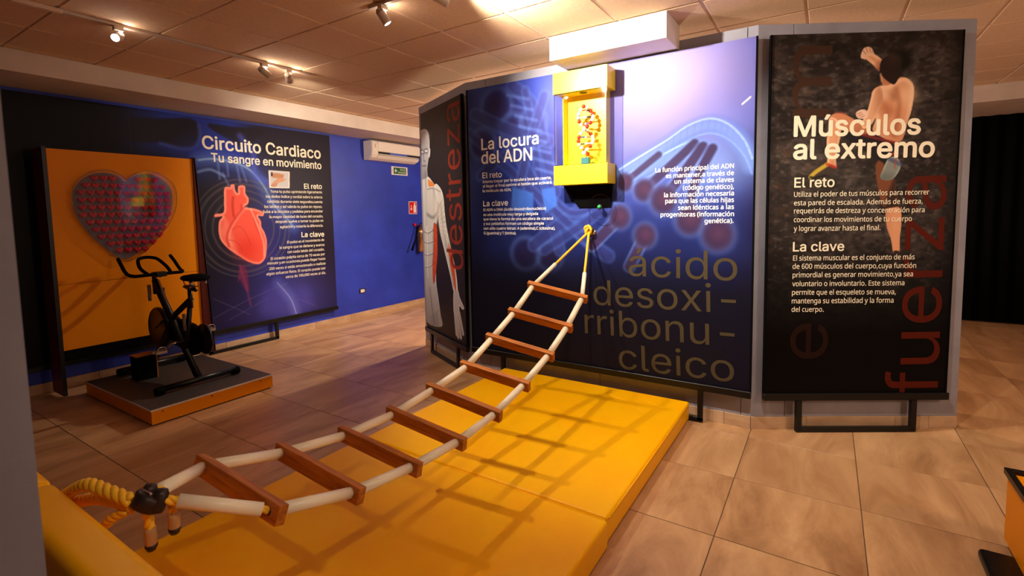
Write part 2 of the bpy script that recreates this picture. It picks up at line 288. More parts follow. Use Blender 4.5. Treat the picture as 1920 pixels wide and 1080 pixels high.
SH={'clm': {'hand': [(0.701,2.752),(0.711,2.801),(0.733,2.821),(0.761,2.822),(0.782,2.802),(0.795,2.76),(0.771,2.736),(0.727,2.738)],'forearm': [(0.729,2.755),(0.783,2.777),(0.868,2.71),(0.843,2.649),(0.786,2.699)],'hair': [(0.836,2.65),(0.843,2.718),(0.88,2.751),(0.935,2.75),(0.971,2.715),(0.984,2.646),(0.963,2.584),(0.936,2.557),(0.887,2.586),(0.851,2.622)],'neck': [(0.844,2.633),(0.887,2.593),(0.943,2.561),(0.98,2.607),(1.011,2.59),(0.959,2.508),(0.876,2.524),(0.853,2.58)],'back': [(0.787,2.499),(0.833,2.546),(0.902,2.554),(0.969,2.594),(1.024,2.601),(1.074,2.554),(1.082,2.478),(1.069,2.367),(1.045,2.284),(1.027,2.201),(0.995,2.152),(0.904,2.168),(0.826,2.205),(0.803,2.248),(0.821,2.317),(0.791,2.374)],'larm': [(0.804,2.526),(0.847,2.539),(0.867,2.455),(0.84,2.373),(0.795,2.283),(0.74,2.249),(0.725,2.292),(0.761,2.375),(0.781,2.457)],'lhand': [(0.681,2.363),(0.715,2.385),(0.757,2.377),(0.765,2.333),(0.717,2.32),(0.689,2.334)],'thigh': [(0.5,2.339),(0.541,2.363),(0.604,2.353),(0.675,2.314),(0.761,2.249),(0.736,2.179),(0.652,2.195),(0.58,2.239),(0.523,2.275)],'shin': [(0.496,2.332),(0.55,2.317),(0.58,2.239),(0.569,2.155),(0.552,2.042),(0.551,1.971),(0.491,1.972),(0.489,2.043),(0.481,2.157),(0.489,2.241)],'shorts': [(0.58,2.239),(0.735,2.207),(0.826,2.205),(0.904,2.168),(0.96,2.146),(0.976,2.09),(0.91,2.006),(0.854,2.022),(0.768,2.08),(0.653,2.153)],'shoe': [(0.373,1.911),(0.407,1.946),(0.49,2.001),(0.551,1.978),(0.541,1.943),(0.478,1.923),(0.408,1.906)],'bag': [(0.87,1.901),(0.884,1.95),(0.923,2.034),(0.979,2.04),(1.011,1.99),(0.997,1.934),(0.957,1.885),(0.901,1.879)],'rleg': [(0.834,1.98),(0.875,2.021),(0.912,1.95),(0.971,1.892),(0.985,1.806),(1.008,1.677),(0.909,1.679),(0.863,1.794)],'calf': [(0.92,1.657),(0.958,1.678),(1.019,1.674),(1.034,1.576),(1.028,1.461),(1.027,1.342),(0.988,1.342),(0.964,1.447),(0.928,1.549)],'foot': [(0.987,1.36),(1.027,1.359),(1.051,1.315),(0.995,1.302)],'shade1': [(0.89,2.496),(0.945,2.509),(0.968,2.467),(0.934,2.447)],'shade2': [(0.852,2.428),(0.893,2.441),(0.951,2.37),(0.897,2.329),(0.861,2.372)],'spine': [(0.958,2.522),(0.983,2.425),(0.974,2.314),(0.958,2.202)],'dark': [(0.933,2.811),(1.029,2.795),(1.054,2.699),(1.008,2.645),(0.98,2.659),(0.964,2.728),(0.907,2.771)]},'des': {'head': [(-0.005,2.664),(0.071,2.704),(0.176,2.7),(0.257,2.657),(0.299,2.559),(0.289,2.431),(0.247,2.33),(0.203,2.221),(0.196,2.133),(-0.016,2.135),(-0.014,2.356)],'ear': [(0.275,2.463),(0.315,2.446),(0.301,2.374),(0.266,2.359)],'torso': [(-0.014,2.161),(0.214,2.138),(0.42,2.032),(0.587,1.962),(0.624,1.847),(0.525,1.747),(0.467,1.607),(0.43,1.545),(0.448,1.359),(0.436,1.203),(0.394,1.074),(0.379,0.883),(0.43,0.699),(0.48,0.516),(0.502,0.381),(0.046,0.355),(0.034,0.643),(0.014,1.042),(-0.005,1.439)],'arm': [(0.436,2.031),(0.574,1.987),(0.657,1.888),(0.688,1.697),(0.735,1.52),(0.834,1.288),(0.933,1.091),(0.973,0.863),(0.875,0.838),(0.8,0.99),(0.71,1.161),(0.631,1.307),(0.55,1.455),(0.501,1.638),(0.484,1.821)],'palm': [(0.876,0.85),(0.974,0.874),(1.023,0.794),(1.123,0.7),(1.082,0.676),(1.004,0.698),(0.998,0.604),(0.873,0.583),(0.852,0.699)],'f1': [(0.887,0.585),(0.915,0.377)],'f2': [(0.914,0.578),(0.955,0.355)],'f3': [(0.956,0.585),(1.023,0.364)],'f4': [(0.999,0.616),(1.08,0.416)],'trap': [(0.228,2.106),(0.277,2.09),(0.389,2.046),(0.403,2.014),(0.27,1.997),(0.223,2.049)],'obl': [(0.352,1.575),(0.446,1.545),(0.451,1.39),(0.436,1.203),(0.37,0.977),(0.295,0.86),(0.275,1.032),(0.332,1.323)],'fore': [(0.754,1.372),(0.834,1.288),(0.907,1.118),(0.934,0.887),(0.904,0.854),(0.857,0.996),(0.783,1.166)],'stern': [(0.132,1.991),(0.13,1.766),(0.131,1.573)],'sA': [(0.131,1.573),(0.138,1.443),(0.111,0.918)],'a1': [(0.036,1.493),(0.157,1.47),(0.33,1.512)],'a2': [(0.024,1.361),(0.147,1.346),(0.319,1.373)],'a3': [(0.011,1.208),(0.134,1.196),(0.308,1.233)],'a4': [(-0.004,1.04),(0.157,1.054),(0.28,1.096)],'pec': [(0.158,1.689),(0.341,1.65),(0.475,1.711),(0.528,1.79)],'clav': [(0.184,1.995),(0.369,1.998),(0.571,1.951)],'thi': [(0.17,0.793),(0.221,0.571),(0.274,0.383)],'eye1': [(0.03,2.448),(0.083,2.442)],'eye2': [(0.154,2.446),(0.222,2.438)],'nose': [(0.118,2.438),(0.092,2.345),(0.143,2.327)],'mouth': [(0.051,2.279),(0.173,2.268)],'neckl': [(0.133,2.201),(0.152,2.022)],'armd': [(0.577,1.819),(0.631,1.518),(0.718,1.281)],'armd2': [(0.671,1.459),(0.773,1.225),(0.866,0.908)]},'hrt': {'heart': [(2.064,2.068),(2.137,2.078),(2.139,2.105),(2.186,2.113),(2.195,2.039),(2.227,2.006),(2.239,2.095),(2.322,2.098),(2.324,2.008),(2.362,1.939),(2.35,1.87),(2.299,1.828),(2.382,1.814),(2.454,1.8),(2.554,1.756),(2.544,1.706),(2.477,1.707),(2.51,1.635),(2.513,1.564),(2.553,1.483),(2.577,1.381),(2.57,1.265),(2.548,1.151),(2.484,1.077),(2.41,1.07),(2.298,1.116),(2.172,1.211),(2.063,1.301),(1.978,1.415),(1.96,1.536),(1.973,1.649),(2.016,1.708),(1.926,1.703),(1.935,1.742),(2.032,1.761),(2.048,1.915)],'aorta': [(2.162,1.95),(2.15,1.848),(2.155,1.712)],'aortaR': [(2.265,1.848),(2.253,1.759),(2.166,1.678)],'groove': [(2.173,1.678),(2.122,1.611),(2.067,1.477),(2.064,1.328)],'groove2': [(2.298,1.814),(2.202,1.712),(2.106,1.578),(2.052,1.444),(2.078,1.328)],'rv': [(2.382,1.8),(2.431,1.673),(2.481,1.529),(2.53,1.348),(2.527,1.167)],'v1': [(2.131,1.543),(2.228,1.573),(2.305,1.466),(2.353,1.323)],'v2': [(2.411,1.687),(2.44,1.566),(2.484,1.458)],'v3': [(2.083,1.409),(2.181,1.369),(2.244,1.261)],'lobeL': [(1.982,1.481),(2.001,1.581),(2.066,1.68)],'inset': [(2.658,2.323),(2.97,2.323),(2.956,2.09),(2.656,2.087)],'facein': [(2.714,2.285),(2.87,2.279),(2.868,2.235),(2.809,2.188),(2.78,2.223),(2.718,2.227)],'handin': [(2.681,2.11),(2.714,2.162),(2.78,2.216),(2.843,2.226),(2.907,2.215),(2.856,2.175),(2.792,2.158),(2.75,2.105)],'hairin': [(2.692,2.298),(2.715,2.299),(2.711,2.241),(2.689,2.248)],'ringc': [(2.29,1.571)],'sw1': [(1.098,2.839),(1.809,2.888),(1.836,2.746),(1.791,2.595),(1.656,2.506),(1.543,2.507)],'blob1': [(1.094,2.782),(1.4,2.827),(1.708,2.873),(1.804,2.805),(1.808,2.679),(1.746,2.546),(1.6,2.513),(1.383,2.551),(1.079,2.553)],'blob2': [(1.928,2.841),(2.237,2.844),(2.591,2.878),(2.617,2.811),(2.508,2.714),(2.325,2.605),(2.16,2.675),(1.973,2.764)],'neckb': [(1.858,2.895),(1.9,2.786),(1.937,2.695)],'sh1': [(1.778,2.391),(1.951,2.418),(2.21,2.391),(2.412,2.303),(2.582,2.1),(2.683,1.886),(2.831,1.739),(2.983,1.548)],'sh2': [(1.769,2.25),(1.912,2.285),(2.066,2.215)],'sh3': [(2.299,2.738),(2.46,2.514),(2.467,2.271),(2.587,2.185),(2.775,2.143)],'sh4': [(1.782,2.455),(2.087,2.548),(2.349,2.436)],'vein': [(2.055,2.248),(2.124,2.084)],'ves1': [(2.001,2.409),(2.013,2.179)],'ves2': [(2.112,2.417),(2.119,2.218)],'ves3': [(2.23,2.393),(2.263,2.157)],'ves4': [(2.289,2.35),(2.347,2.161)],'tail': [(2.197,1.07),(2.225,0.948),(2.253,0.84),(2.284,0.658),(2.306,0.534)],'tail2': [(2.196,1.056),(2.278,1.013),(2.296,0.728),(2.235,0.772),(2.186,0.883),(2.157,0.866)],'legL': [(2.696,0.782),(2.883,0.528),(2.961,0.283)],'body1': [(2.538,0.729),(2.848,0.648),(3.145,0.645),(3.224,0.474),(3.173,0.363),(2.748,0.323),(2.445,0.416)],'line1': [(1.797,0.433),(2.311,0.619),(2.855,0.761)],'line2': [(1.844,0.692),(2.298,0.406)],'line3': [(2.02,0.389),(2.53,0.584)],'line4': [(3.008,0.508),(3.307,0.34)],'glow': [(2.881,0.49)]},'adn': {'glare': [(1.934,2.718)],'glare2': [(1.44,2.663)],'arch': [(1.58,1.984),(1.763,2.082),(1.979,2.193),(2.142,2.29),(2.299,2.326),(2.431,2.272),(2.542,2.145),(2.598,2.006)],'arch2': [(1.604,1.916),(1.808,2.014),(2.042,2.126),(2.183,2.176)],'b1': [(1.632,1.928)],'b2': [(1.795,1.855)],'b3': [(1.956,1.772)],'b4': [(1.589,1.638)],'b5': [(1.805,1.482)],'b6': [(2.161,1.607)],'b7': [(2.367,1.496)],'r1': [(1.916,2.135),(1.632,1.928)],'r2': [(2.191,2.199),(1.795,1.855)],'r3': [(2.254,2.17),(1.956,1.772)],'r4': [(1.589,1.638),(1.335,1.393)],'r5': [(2.324,2.152),(2.186,1.868),(2.161,1.607)],'r6': [(1.805,1.482),(1.673,1.22)],'s1': [(0.532,2.888),(0.761,2.661),(0.868,2.313),(0.972,1.872)],'s2': [(0.678,2.818),(0.757,2.42),(0.807,2.026),(0.914,1.679)],'s3': [(0.087,2.67),(0.523,2.468),(0.923,2.332)],'s4': [(0.135,2.062),(0.458,2.248),(0.869,2.361)],'s5': [(0.445,1.686),(0.748,1.881),(1.001,2.015)],'s6': [(0.739,1.381),(1.023,1.581),(1.337,1.766)],'s7': [(0.579,2.239),(0.777,1.929),(0.941,1.581),(1.02,1.338)],'s8': [(0.998,1.727),(1.285,1.439),(1.483,1.304)],'q1': [(0.512,1.94),(0.748,1.871),(0.744,1.682),(0.507,1.711)],'q2': [(0.834,1.902),(0.973,1.92),(0.998,1.751),(0.87,1.68)],'cr1': [(0.015,2.494),(0.748,1.881),(1.285,1.439)],'cr2': [(0.874,2.742),(0.666,2.182),(0.505,1.582)],'cr3': [(0.998,1.775),(1.183,1.676),(1.58,1.805)],'cr4': [(0.853,1.333),(1.387,1.673),(1.58,1.894)],'n1': [(0.345,2.715)],'n2': [(0.177,2.374)],'n3': [(0.524,2.493)],'n4': [(0.758,2.517)],'n5': [(0.909,1.285)],'n6': [(0.65,1.302)],'scr': [(2.526,2.455),(2.578,2.497)]}}
VT={'destreza': ((1.12,1.091),(1.174,2.847),(0.805,1.696),(1.13,1.694)),'fuerza': ((1.368,0.274),(1.339,1.9),(1.069,1.008),(1.349,1.004)),'e': ((0.389,0.694),(0.252,0.695))}
HOUT=[(0.593, 2.096), (0.556, 2.136), (0.49, 2.174), (0.399, 2.183), (0.3, 2.157), (0.216, 2.088), (0.165, 2.008), (0.148, 1.92), (0.154, 1.793), (0.189, 1.684), (0.244, 1.573), (0.318, 1.468), (0.403, 1.369), (0.483, 1.289), (0.543, 1.262), (0.616, 1.288), (0.723, 1.366), (0.847, 1.502), (0.955, 1.643), (1.025, 1.8), (1.045, 1.947), (1.022, 2.06), (0.956, 2.135), (0.871, 2.18), (0.796, 2.197), (0.702, 2.176), (0.636, 2.135)]
# ------------------------------------------------------------------ painted prints
def vnoise(U,V,s,seed,oct=4):
    r=np.random.default_rng(seed); out=np.zeros_like(U); a=1.; tot=0
    for o in range(oct):
        g=r.random((64,64)); x=U*s+r.random()*20; y=V*s+r.random()*20; xi=np.floor(x).astype(int); yi=np.floor(y).astype(int); fx=x-xi; fy=y-yi
        fx=fx*fx*(3-2*fx); fy=fy*fy*(3-2*fy); xi%=64; yi%=64; xj=(xi+1)%64; yj=(yi+1)%64
        out+=a*((g[xi,yi]*(1-fx)+g[xj,yi]*fx)*(1-fy)+(g[xi,yj]*(1-fx)+g[xj,yj]*fx)*fy); tot+=a; a*=.5; s*=2
    return out/tot
def cm2(P,closed,n=6):
    return np.array([[q.x,q.y] for q in catmull([(a,b,0) for a,b in P],n,closed)])
class Print:
    def __init__(s,u0,u1,v0,v1,res,base):
        s.nu=int((u1-u0)/res)+1; s.nv=int((v1-v0)/res)+1; s.res=res
        s.u=np.linspace(u0,u1,s.nu); s.v=np.linspace(v0,v1,s.nv); s.U,s.V=np.meshgrid(s.u,s.v); s.C=np.zeros(s.U.shape+(3,)); s.C[:]=base
    def mix(s,a,c,sl=None):
        a=np.clip(a,0,1)[...,None]
        if sl is None: s.C=s.C*(1-a)+np.asarray(c,float)*a
        else: s.C[sl]=s.C[sl]*(1-a)+np.asarray(c,float)*a
    def box_(s,P,m):
        i0=max(int((P[:,0].min()-m-s.u[0])/(s.u[1]-s.u[0])),0); i1=min(int((P[:,0].max()+m-s.u[0])/(s.u[1]-s.u[0]))+2,s.nu)
        j0=max(int((P[:,1].min()-m-s.v[0])/(s.v[1]-s.v[0])),0); j1=min(int((P[:,1].max()+m-s.v[0])/(s.v[1]-s.v[0]))+2,s.nv)
        return (slice(j0,max(j1,j0)),slice(i0,max(i1,i0)))
    def dist(s,P,sl,closed):
        U,V=s.U[sl],s.V[sl]; d=np.full(U.shape,1e9); n=len(P)
        for i in range(n if closed else n-1):
            a=P[i];b=P[(i+1)%n]; e=b-a; L=max(e@e,1e-12); t=np.clip(((U-a[0])*e[0]+(V-a[1])*e[1])/L,0,1)
            d=np.minimum(d,np.hypot(U-a[0]-t*e[0],V-a[1]-t*e[1]))
        return d
    def sd(s,P,sl):
        d=s.dist(P,sl,True); U,V=s.U[sl],s.V[sl]; ins=np.zeros(U.shape,bool); n=len(P)
        for i in range(n):
            a=P[i];b=P[(i+1)%n]
            if a[1]==b[1]: continue
            c=((a[1]>V)!=(b[1]>V))&(U<(b[0]-a[0])*(V-a[1])/(b[1]-a[1])+a[0]); ins^=c
        return np.where(ins,d,-d)
    def fill(s,P,c,soft=None,alpha=1.,smooth=True,rim=None,rimw=.02,shade=None):
        soft=soft or s.res*.8; P=cm2(P,True) if smooth else np.array(P,float); sl=s.box_(P,soft*2)
        if s.U[sl].size==0: return
        d=s.sd(P,sl); a=np.clip(d/soft+.5,0,1)*alpha
        s.mix(a,c,sl)
        if rim is not None: s.mix(np.clip(1-np.abs(d-rimw*.4)/rimw,0,1)*np.clip(d/soft+.5,0,1)*.8*alpha,rim,sl)
        if shade is not None:   # form drawn in the picture: darker towards one side
            (dx,dy),dc,k=shade; q=((s.U[sl]-P[:,0].mean())*dx+(s.V[sl]-P[:,1].mean())*dy)/max(np.ptp(P[:,0]),np.ptp(P[:,1])); s.mix(np.clip(q*k,0,1)*a,dc,sl)
    def stroke(s,P,w,c,soft=None,alpha=1.,smooth=True):
        soft=soft or s.res; P=cm2(P,False) if smooth and len(P)>2 else np.array(P,float); sl=s.box_(P,w+soft*2)
        if s.U[sl].size==0: return
        s.mix(np.clip((w/2-s.dist(P,sl,False))/soft+.5,0,1)*alpha,c,sl)
    def blob(s,p,r,c,alpha=1.,ry=None,hard=2.):
        ry=ry or r; q=((s.U-p[0])/r)**2+((s.V-p[1])/ry)**2; s.mix(np.exp(-q**(hard/2.))*alpha,c)
    def ring(s,p,r,w,c,alpha=1.):
        q=np.hypot(s.U-p[0],s.V-p[1]); s.mix(np.exp(-((q-r)/w)**2)*alpha,c)
    def mesh(s,name,mat,parent,depth=.004,yf=0.):
        nu,nv=s.nu,s.nv; co=np.zeros((nu*nv,3),np.float32); co[:,0]=s.U.ravel(); co[:,1]=yf; co[:,2]=s.V.ravel()
        I=np.arange(nu*nv).reshape(nv,nu); q=np.stack([I[:-1,:-1],I[:-1,1:],I[1:,1:],I[1:,:-1]],-1).reshape(-1,4)
        # thin back sheet gives the panel thickness
        b0=len(co); u0,u1,v0,v1=s.u[0],s.u[-1],s.v[0],s.v[-1]
        back=np.array([[u0,yf+depth,v0],[u1,yf+depth,v0],[u1,yf+depth,v1],[u0,yf+depth,v1]],np.float32); fr=back.copy(); fr[:,1]=yf
        co=np.vstack([co,back,fr]); Bk=[b0,b0+1,b0+2,b0+3]; Fr=[b0+4,b0+5,b0+6,b0+7]
        ex=[[Bk[3],Bk[2],Bk[1],Bk[0]]]+[[Fr[(i+1)%4],Fr[i],Bk[i],Bk[(i+1)%4]] for i in range(4)]
        q=np.vstack([q,np.array(ex)]); me=bpy.data.meshes.new(name); me.vertices.add(len(co)); me.vertices.foreach_set('co',co.ravel())
        me.loops.add(q.size); me.loops.foreach_set('vertex_index',q.ravel().astype(np.int32)); me.polygons.add(len(q)); me.polygons.foreach_set('loop_start',np.arange(0,q.size,4,dtype=np.int32)); me.update(calc_edges=True)
        at=me.color_attributes.new('print','FLOAT_COLOR','POINT'); c=np.zeros((len(co),4),np.float32); c[:,3]=1; c[:b0,:3]=srgb(np.clip(s.C,0,255).reshape(-1,3)); c[b0:,:3]=.01; at.data.foreach_set('color',c.ravel())
        me.materials.append(mat); o=bpy.data.objects.new(name,me); link(o,parent); return o
def printmat(name,rough=.38):
    m=newmat(name,(128,128,128),rough); bs(m).inputs['Specular IOR Level'].default_value=.12; a=N(m,'ShaderNodeVertexColor'); a.layer_name='print'; Lk(m,a.outputs[0],bs(m).inputs['Base Color']); return m
m_print=printmat('printed_vinyl',.42)
_cap={}
import os
from mathutils.geometry import delaunay_2d_cdt
def _font(fn):
    try:
        for k in ('LOCAL','SYSTEM'):
            p=os.path.join(bpy.utils.resource_path(k),'datafiles','fonts',fn)   # fonts shipped inside Blender
            if os.path.exists(p): return bpy.data.fonts.load(p)
    except Exception: pass
    return None
F_TITLE=_font('Inter.woff2'); F_BODY=_font('NotoSansHebrew-Regular.woff2')
def text_bm(t,res,font=None):
    """glyph outlines filled by winding number, so overlapping contours stay solid"""
    c=bpy.data.curves.new('t','FONT'); c.body=t; c.size=1; c.font=font or c.font; c.resolution_u=res; c.fill_mode='NONE'; o=bpy.data.objects.new('t',c); COL.objects.link(o)
    me=bpy.data.meshes.new_from_object(o); bpy.data.objects.remove(o); bpy.data.curves.remove(c)
    co=np.zeros(len(me.vertices)*3,np.float32); me.vertices.foreach_get('co',co); co=co.reshape(-1,3)[:,:2].astype(float)
    ed=np.zeros(len(me.edges)*2,np.int32); me.edges.foreach_get('vertices',ed); ed=ed.reshape(-1,2); bpy.data.meshes.remove(me)
    # restore running direction: consecutive indices forward, closing edge last -> first
    dd=ed[:,1]-ed[:,0]; fwd=(dd==1)|(dd<-1); ed=np.where(fwd[:,None],ed,ed[:,::-1])
    vs,es,fs,_,_,_=delaunay_2d_cdt([Vector(q) for q in co],[tuple(int(x) for x in e) for e in ed],[],0,1e-6)
    V=np.array([[v.x,v.y] for v in vs]); Fc=np.array([list(f) for f in fs if len(f)==3]); ctr=V[Fc].mean(1)
    a=co[ed[:,0]]; b=co[ed[:,1]]; x=ctr[:,0][:,None]; y=ctr[:,1][:,None]; w=np.zeros(len(ctr),int)
    for s in range(0,len(a),400):
        A=a[s:s+400];Bq=b[s:s+400]; up=(A[:,1]<=y)&(Bq[:,1]>y); dn=(A[:,1]>y)&(Bq[:,1]<=y)
        cr=(Bq[:,0]-A[:,0])*(y-A[:,1])-(x-A[:,0])*(Bq[:,1]-A[:,1]); w+=(up&(cr>0)).sum(1)-(dn&(cr<0)).sum(1)
    keep=Fc[w!=0]; return V,keep.tolist()
def lettering(name,lines,mat,parent,weight=.012,res=3,y=-.0008,cap='H',yscale=1.):
    """flat print: every line is one object, fitted between its measured ends (metres on the poster)"""
    font=F_BODY if name=='body_lettering' else F_TITLE; key=(cap,name=='body_lettering')
    if key not in _cap: _cap[key]=float(text_bm(cap,3,font)[0][:,1].max())
    for (t,u0,v0,u1,v1,h) in lines:
        if name=='body_lettering': t=t.replace(', ',',  ')
        c,f=text_bm(t,res,font); x0,x1=c[:,0].min(),c[:,0].max(); L=math.hypot(u1-u0,v1-v0); sx=L/(x1-x0); sy=h/_cap[key]*yscale
        ca,sa=(u1-u0)/L,(v1-v0)/L; w=weight*h*1.4; f=np.array(f)
        groups=[f]
        if name!='body_lettering':                       # one object per word
            mn=c[f][:,:,0].min(1); mx=c[f][:,:,0].max(1); o=np.argsort(mn); groups=[]; cur=[o[0]]; far=mx[o[0]]
            for q in o[1:]:
                if mn[q]-far>.16: groups.append(f[cur]); cur=[]
                cur.append(q); far=max(far,mx[q])
            groups.append(f[cur])
        sh=[(0,0)] if weight<=0 else [(w*math.cos(a),w*math.sin(a)) for a in (np.arange(6)*math.pi/3 if h>.06 else np.array([.5,2.6,4.7]))]
        for fg in groups:
            ids,inv=np.unique(fg,return_inverse=True); cg=c[ids]; fi=inv.reshape(-1,3); V=[];F=[]
            for k,(dx,dy) in enumerate(sh):
                X=(cg[:,0]-x0)*sx+dx; Y=cg[:,1]*sy+dy; n=len(X)
                V.append(np.stack([u0+X*ca-Y*sa,np.full(n,y-.00003*k),v0+X*sa+Y*ca],-1)); F.append(fi+n*k)
            me=bpy.data.meshes.new(name); me.from_pydata(np.vstack(V).tolist(),[],np.vstack(F).tolist()); me.update(); me.materials.append(mat)
            link(bpy.data.objects.new(name,me),parent)
def banner_stand(root,u0,u1,vb,f0,f1,foot=True,fz=.015,fy=-.012,hgt=None):
    """black bottom rail and the U-shaped floor frame under it"""
    o=obj('bottom_rail',box(B(),u0-.012,-.022,vb-.052,u1+.012,.022,vb+.002,.004,1),m_black,root)
    if foot:
        w=.040; bm=B(); box(bm,f0,fy-.014,fz,f0+w,fy+.014,vb-.05); obj('foot_post',bm,m_black,root)
        bm=B(); box(bm,f1-w,fy-.014,fz,f1,fy+.014,vb-.05); obj('foot_post',bm,m_black,root)
        bm=B(); box(bm,f0,fy-.014,fz-.012,f1,fy+.014,fz+.028,.003,1); obj('foot_bar',bm,m_black,root)
def frame(o,r): return dict(loc=(o[0],o[1],0),rz=math.atan2(r[1],r[0]))
# --- poster of the dna wall -------------------------------------------------------------
S=SH['adn']; g=lambda k,i=0:S[k][i]
P=Print(0,2.61,.31,2.92,.0062,(20,24,62)); U,V=P.U,P.V
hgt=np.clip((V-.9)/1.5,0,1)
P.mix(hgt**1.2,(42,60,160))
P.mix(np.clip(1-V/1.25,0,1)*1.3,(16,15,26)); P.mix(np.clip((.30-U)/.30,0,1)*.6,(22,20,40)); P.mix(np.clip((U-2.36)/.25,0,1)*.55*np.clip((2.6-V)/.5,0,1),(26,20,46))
nz=vnoise(U,V,2.2,5); P.mix(np.clip((nz-.5)*2.4,0,1)*.5*hgt,(80,112,214)); P.mix(np.clip((.5-nz)*2.4,0,1)*.6*hgt,(34,26,66))
for k,r in (('n1',.16),('n2',.14),('n3',.12),('n4',.13),('n5',.12),('n6',.14)): P.blob(g(k),r,(40,28,64),.7); P.ring(g(k),r*1.1,.03,(96,134,224),.35)
for k,w in (('s1',.10),('s2',.06),('s3',.10),('s4',.08),('s7',.09),('s8',.10),('s6',.10),('cr1',.07),('cr2',.08),('cr3',.05),('cr4',.07)):
    P.stroke(S[k],w+.03,(86,124,220),.03,.45); P.stroke(S[k],w,(36,34,92),.03,.6)
for a in ('q1','q2'): P.fill(S[a],(62,108,206),.02,.8,False)
for t in np.linspace(.1,.9,9):
    a=np.array(g('s1',0))*(1-t)+np.array(g('s1',3))*t; P.stroke([(a[0]-.10,a[1]+.02),(a[0]+.13,a[1]-.05)],.03,(104,140,232),.02,.4,False)
P.blob(g('glare'),.9,(166,152,222),.85,.70,2.4); P.blob(g('glare'),.45,(206,192,238),.6,.36); P.blob(g('glare2'),.45,(112,108,206),.6,.5)  # pale lavender blobs paint the spotlight's glare into the print
for k in ('arch','arch2'):
    P.stroke(S[k],.13,(60,88,190),.06,.55); P.stroke(S[k],.10,(158,190,248),.07,.35); 
    q=cm2(S[k],False)
    P.stroke(q+np.array([0,.05]),.012,(176,206,255),.012,.75,False); P.stroke(q-np.array([0,.06]),.010,(140,176,246),.012,.6,False)
    for i in range(0,len(q),2): P.stroke([q[i]+[0,.04],q[i]-[.012,.05]],.010,(96,120,210),.01,.5,False)
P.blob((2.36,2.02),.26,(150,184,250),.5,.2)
for k,b,w in (('r1','b1',.055),('r2','b2',.07),('r3','b3',.075),('r5','b6',.07),('r4','b4',.09),('r6','b5',.08)):
    P.stroke(S[k],w+.03,(112,150,236),.02,.5); P.stroke(S[k],w,(52,34,66),.02,.85)
for b,r in (('b1',.075),('b2',.088),('b3',.11),('b4',.095),('b5',.095),('b6',.11),('b7',.12)):
    c=g(b); P.blob(c,r*1.12,(112,154,240),.55,r*1.22,6); P.blob(c,r,(48,30,58),.92,r*1.12,6); P.blob((c[0]+.01,c[1]+.01),r*.6,(84,52,80),.6)
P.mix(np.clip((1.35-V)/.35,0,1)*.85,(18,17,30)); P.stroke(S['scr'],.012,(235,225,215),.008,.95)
o,r=(4.01,3.075),(0,-1); F=frame(o,r)
poster=thing('wall_poster','wide blue poster with a double helix, white Spanish text and giant olive letters','poster',F['loc'],F['rz'])
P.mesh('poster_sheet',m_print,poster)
for ed in (0,1): obj('side_rail',box(B(),*( (-.012,-.006,.30,0,.02,2.92) if ed==0 else (2.61,-.006,.30,2.622,.02,2.92))),m_blackm,poster)
obj('seam',box(B(),1.315,-.0012,.31,1.3175,0,1.62),m_blackm,poster)
banner_stand(poster,0,2.61,.31,.36,2.28,True)
T_=TX['adn']; lettering('title_lettering',T_[0:2],m_text,poster,.018,4)
lettering('heading_lettering',[T_[2],T_[6]],m_text,poster,.014); lettering('body_lettering',T_[3:6]+T_[7:13],m_text,poster,.018,2); lettering('body_lettering',T_[13:],m_text,poster,.022,3)
lettering('giant_lettering',TX['adnbig'],m_olive,poster,0,5,cap='d')
# --- climbing poster ----------------------------------------------------------------------
S=SH['clm']
P=Print(.078,1.405,.296,2.924,.005,(52,44,42)); U,V=P.U,P.V
n1=vnoise(U,V,3,21,5); n2=vnoise(U*.8,V*1.3,34,22,3); n3=vnoise(U+n1*.3,V+n2*.05,13,23,5)
P.mix(np.clip((n3-.38)*3,0,1)*.75,(88,76,72)); P.mix(np.clip((.5-n1)*5,0,1)*.6,(34,27,26)); P.mix(np.clip((n2-.58)*6,0,1)*.45,(124,108,102)); P.mix(np.clip((.42-n2)*7,0,1)*.45,(24,19,19)); P.stroke([(.2,2.5),(.5,2.46),(.8,2.52),(1.1,2.42),(1.38,2.46)],.012,(20,15,14),.02,.6); P.stroke([(.9,2.05),(1.1,1.92),(1.38,1.86)],.014,(20,15,14),.02,.6); P.stroke([(.1,2.2),(.3,2.26),(.45,2.2)],.012,(20,15,14),.02,.5); P.mix(np.clip((n3-.6)*4,0,1)*np.clip((.5-U)*2,0,1)*.6,(104,58,34))
P.fill(S['dark'],(16,13,13),.06,.9); P.mix(np.clip((U-1.25)/.15,0,1)*.7,(20,15,14)); P.mix(np.clip((V-2.7)/.2,0,1)*.3,(22,18,17))
P.C*=.9; P.mix(np.clip((1.5-V)/.75,0,1),(3,2,3))
sk,sd_,hl=(222,158,118),(150,84,56),(248,206,172)
P.fill(S['rleg'],(120,68,44)); P.fill(S['rleg'][3:7],(40,26,24),.03,.8); P.fill(S['calf'],sk,None,1,True,shade=((-1,0),sd_,1.2)); P.fill(S['foot'],(52,40,40))
P.fill(S['hand'],(236,196,172)); 
for i in (1,2,3,4): P.stroke([S['hand'][i],tuple(np.array(S['hand'][i])*.6+np.array(S['hand'][6])*.4)],.006,sd_,.006,.7)
P.fill(S['forearm'],sk,None,1,True,hl,.02,((1,-1),sd_,1.6)); P.fill(S['neck'],(190,120,86))
P.fill(S['thigh'],(206,136,98),None,1,True,None,.02,((.3,-1),sd_,1.8)); P.fill(S['shin'],sk,None,1,True,hl,.015,((1,-.2),sd_,2.)); P.stroke([S['thigh'][1],S['thigh'][2]],.02,(226,120,90),.02,.6)
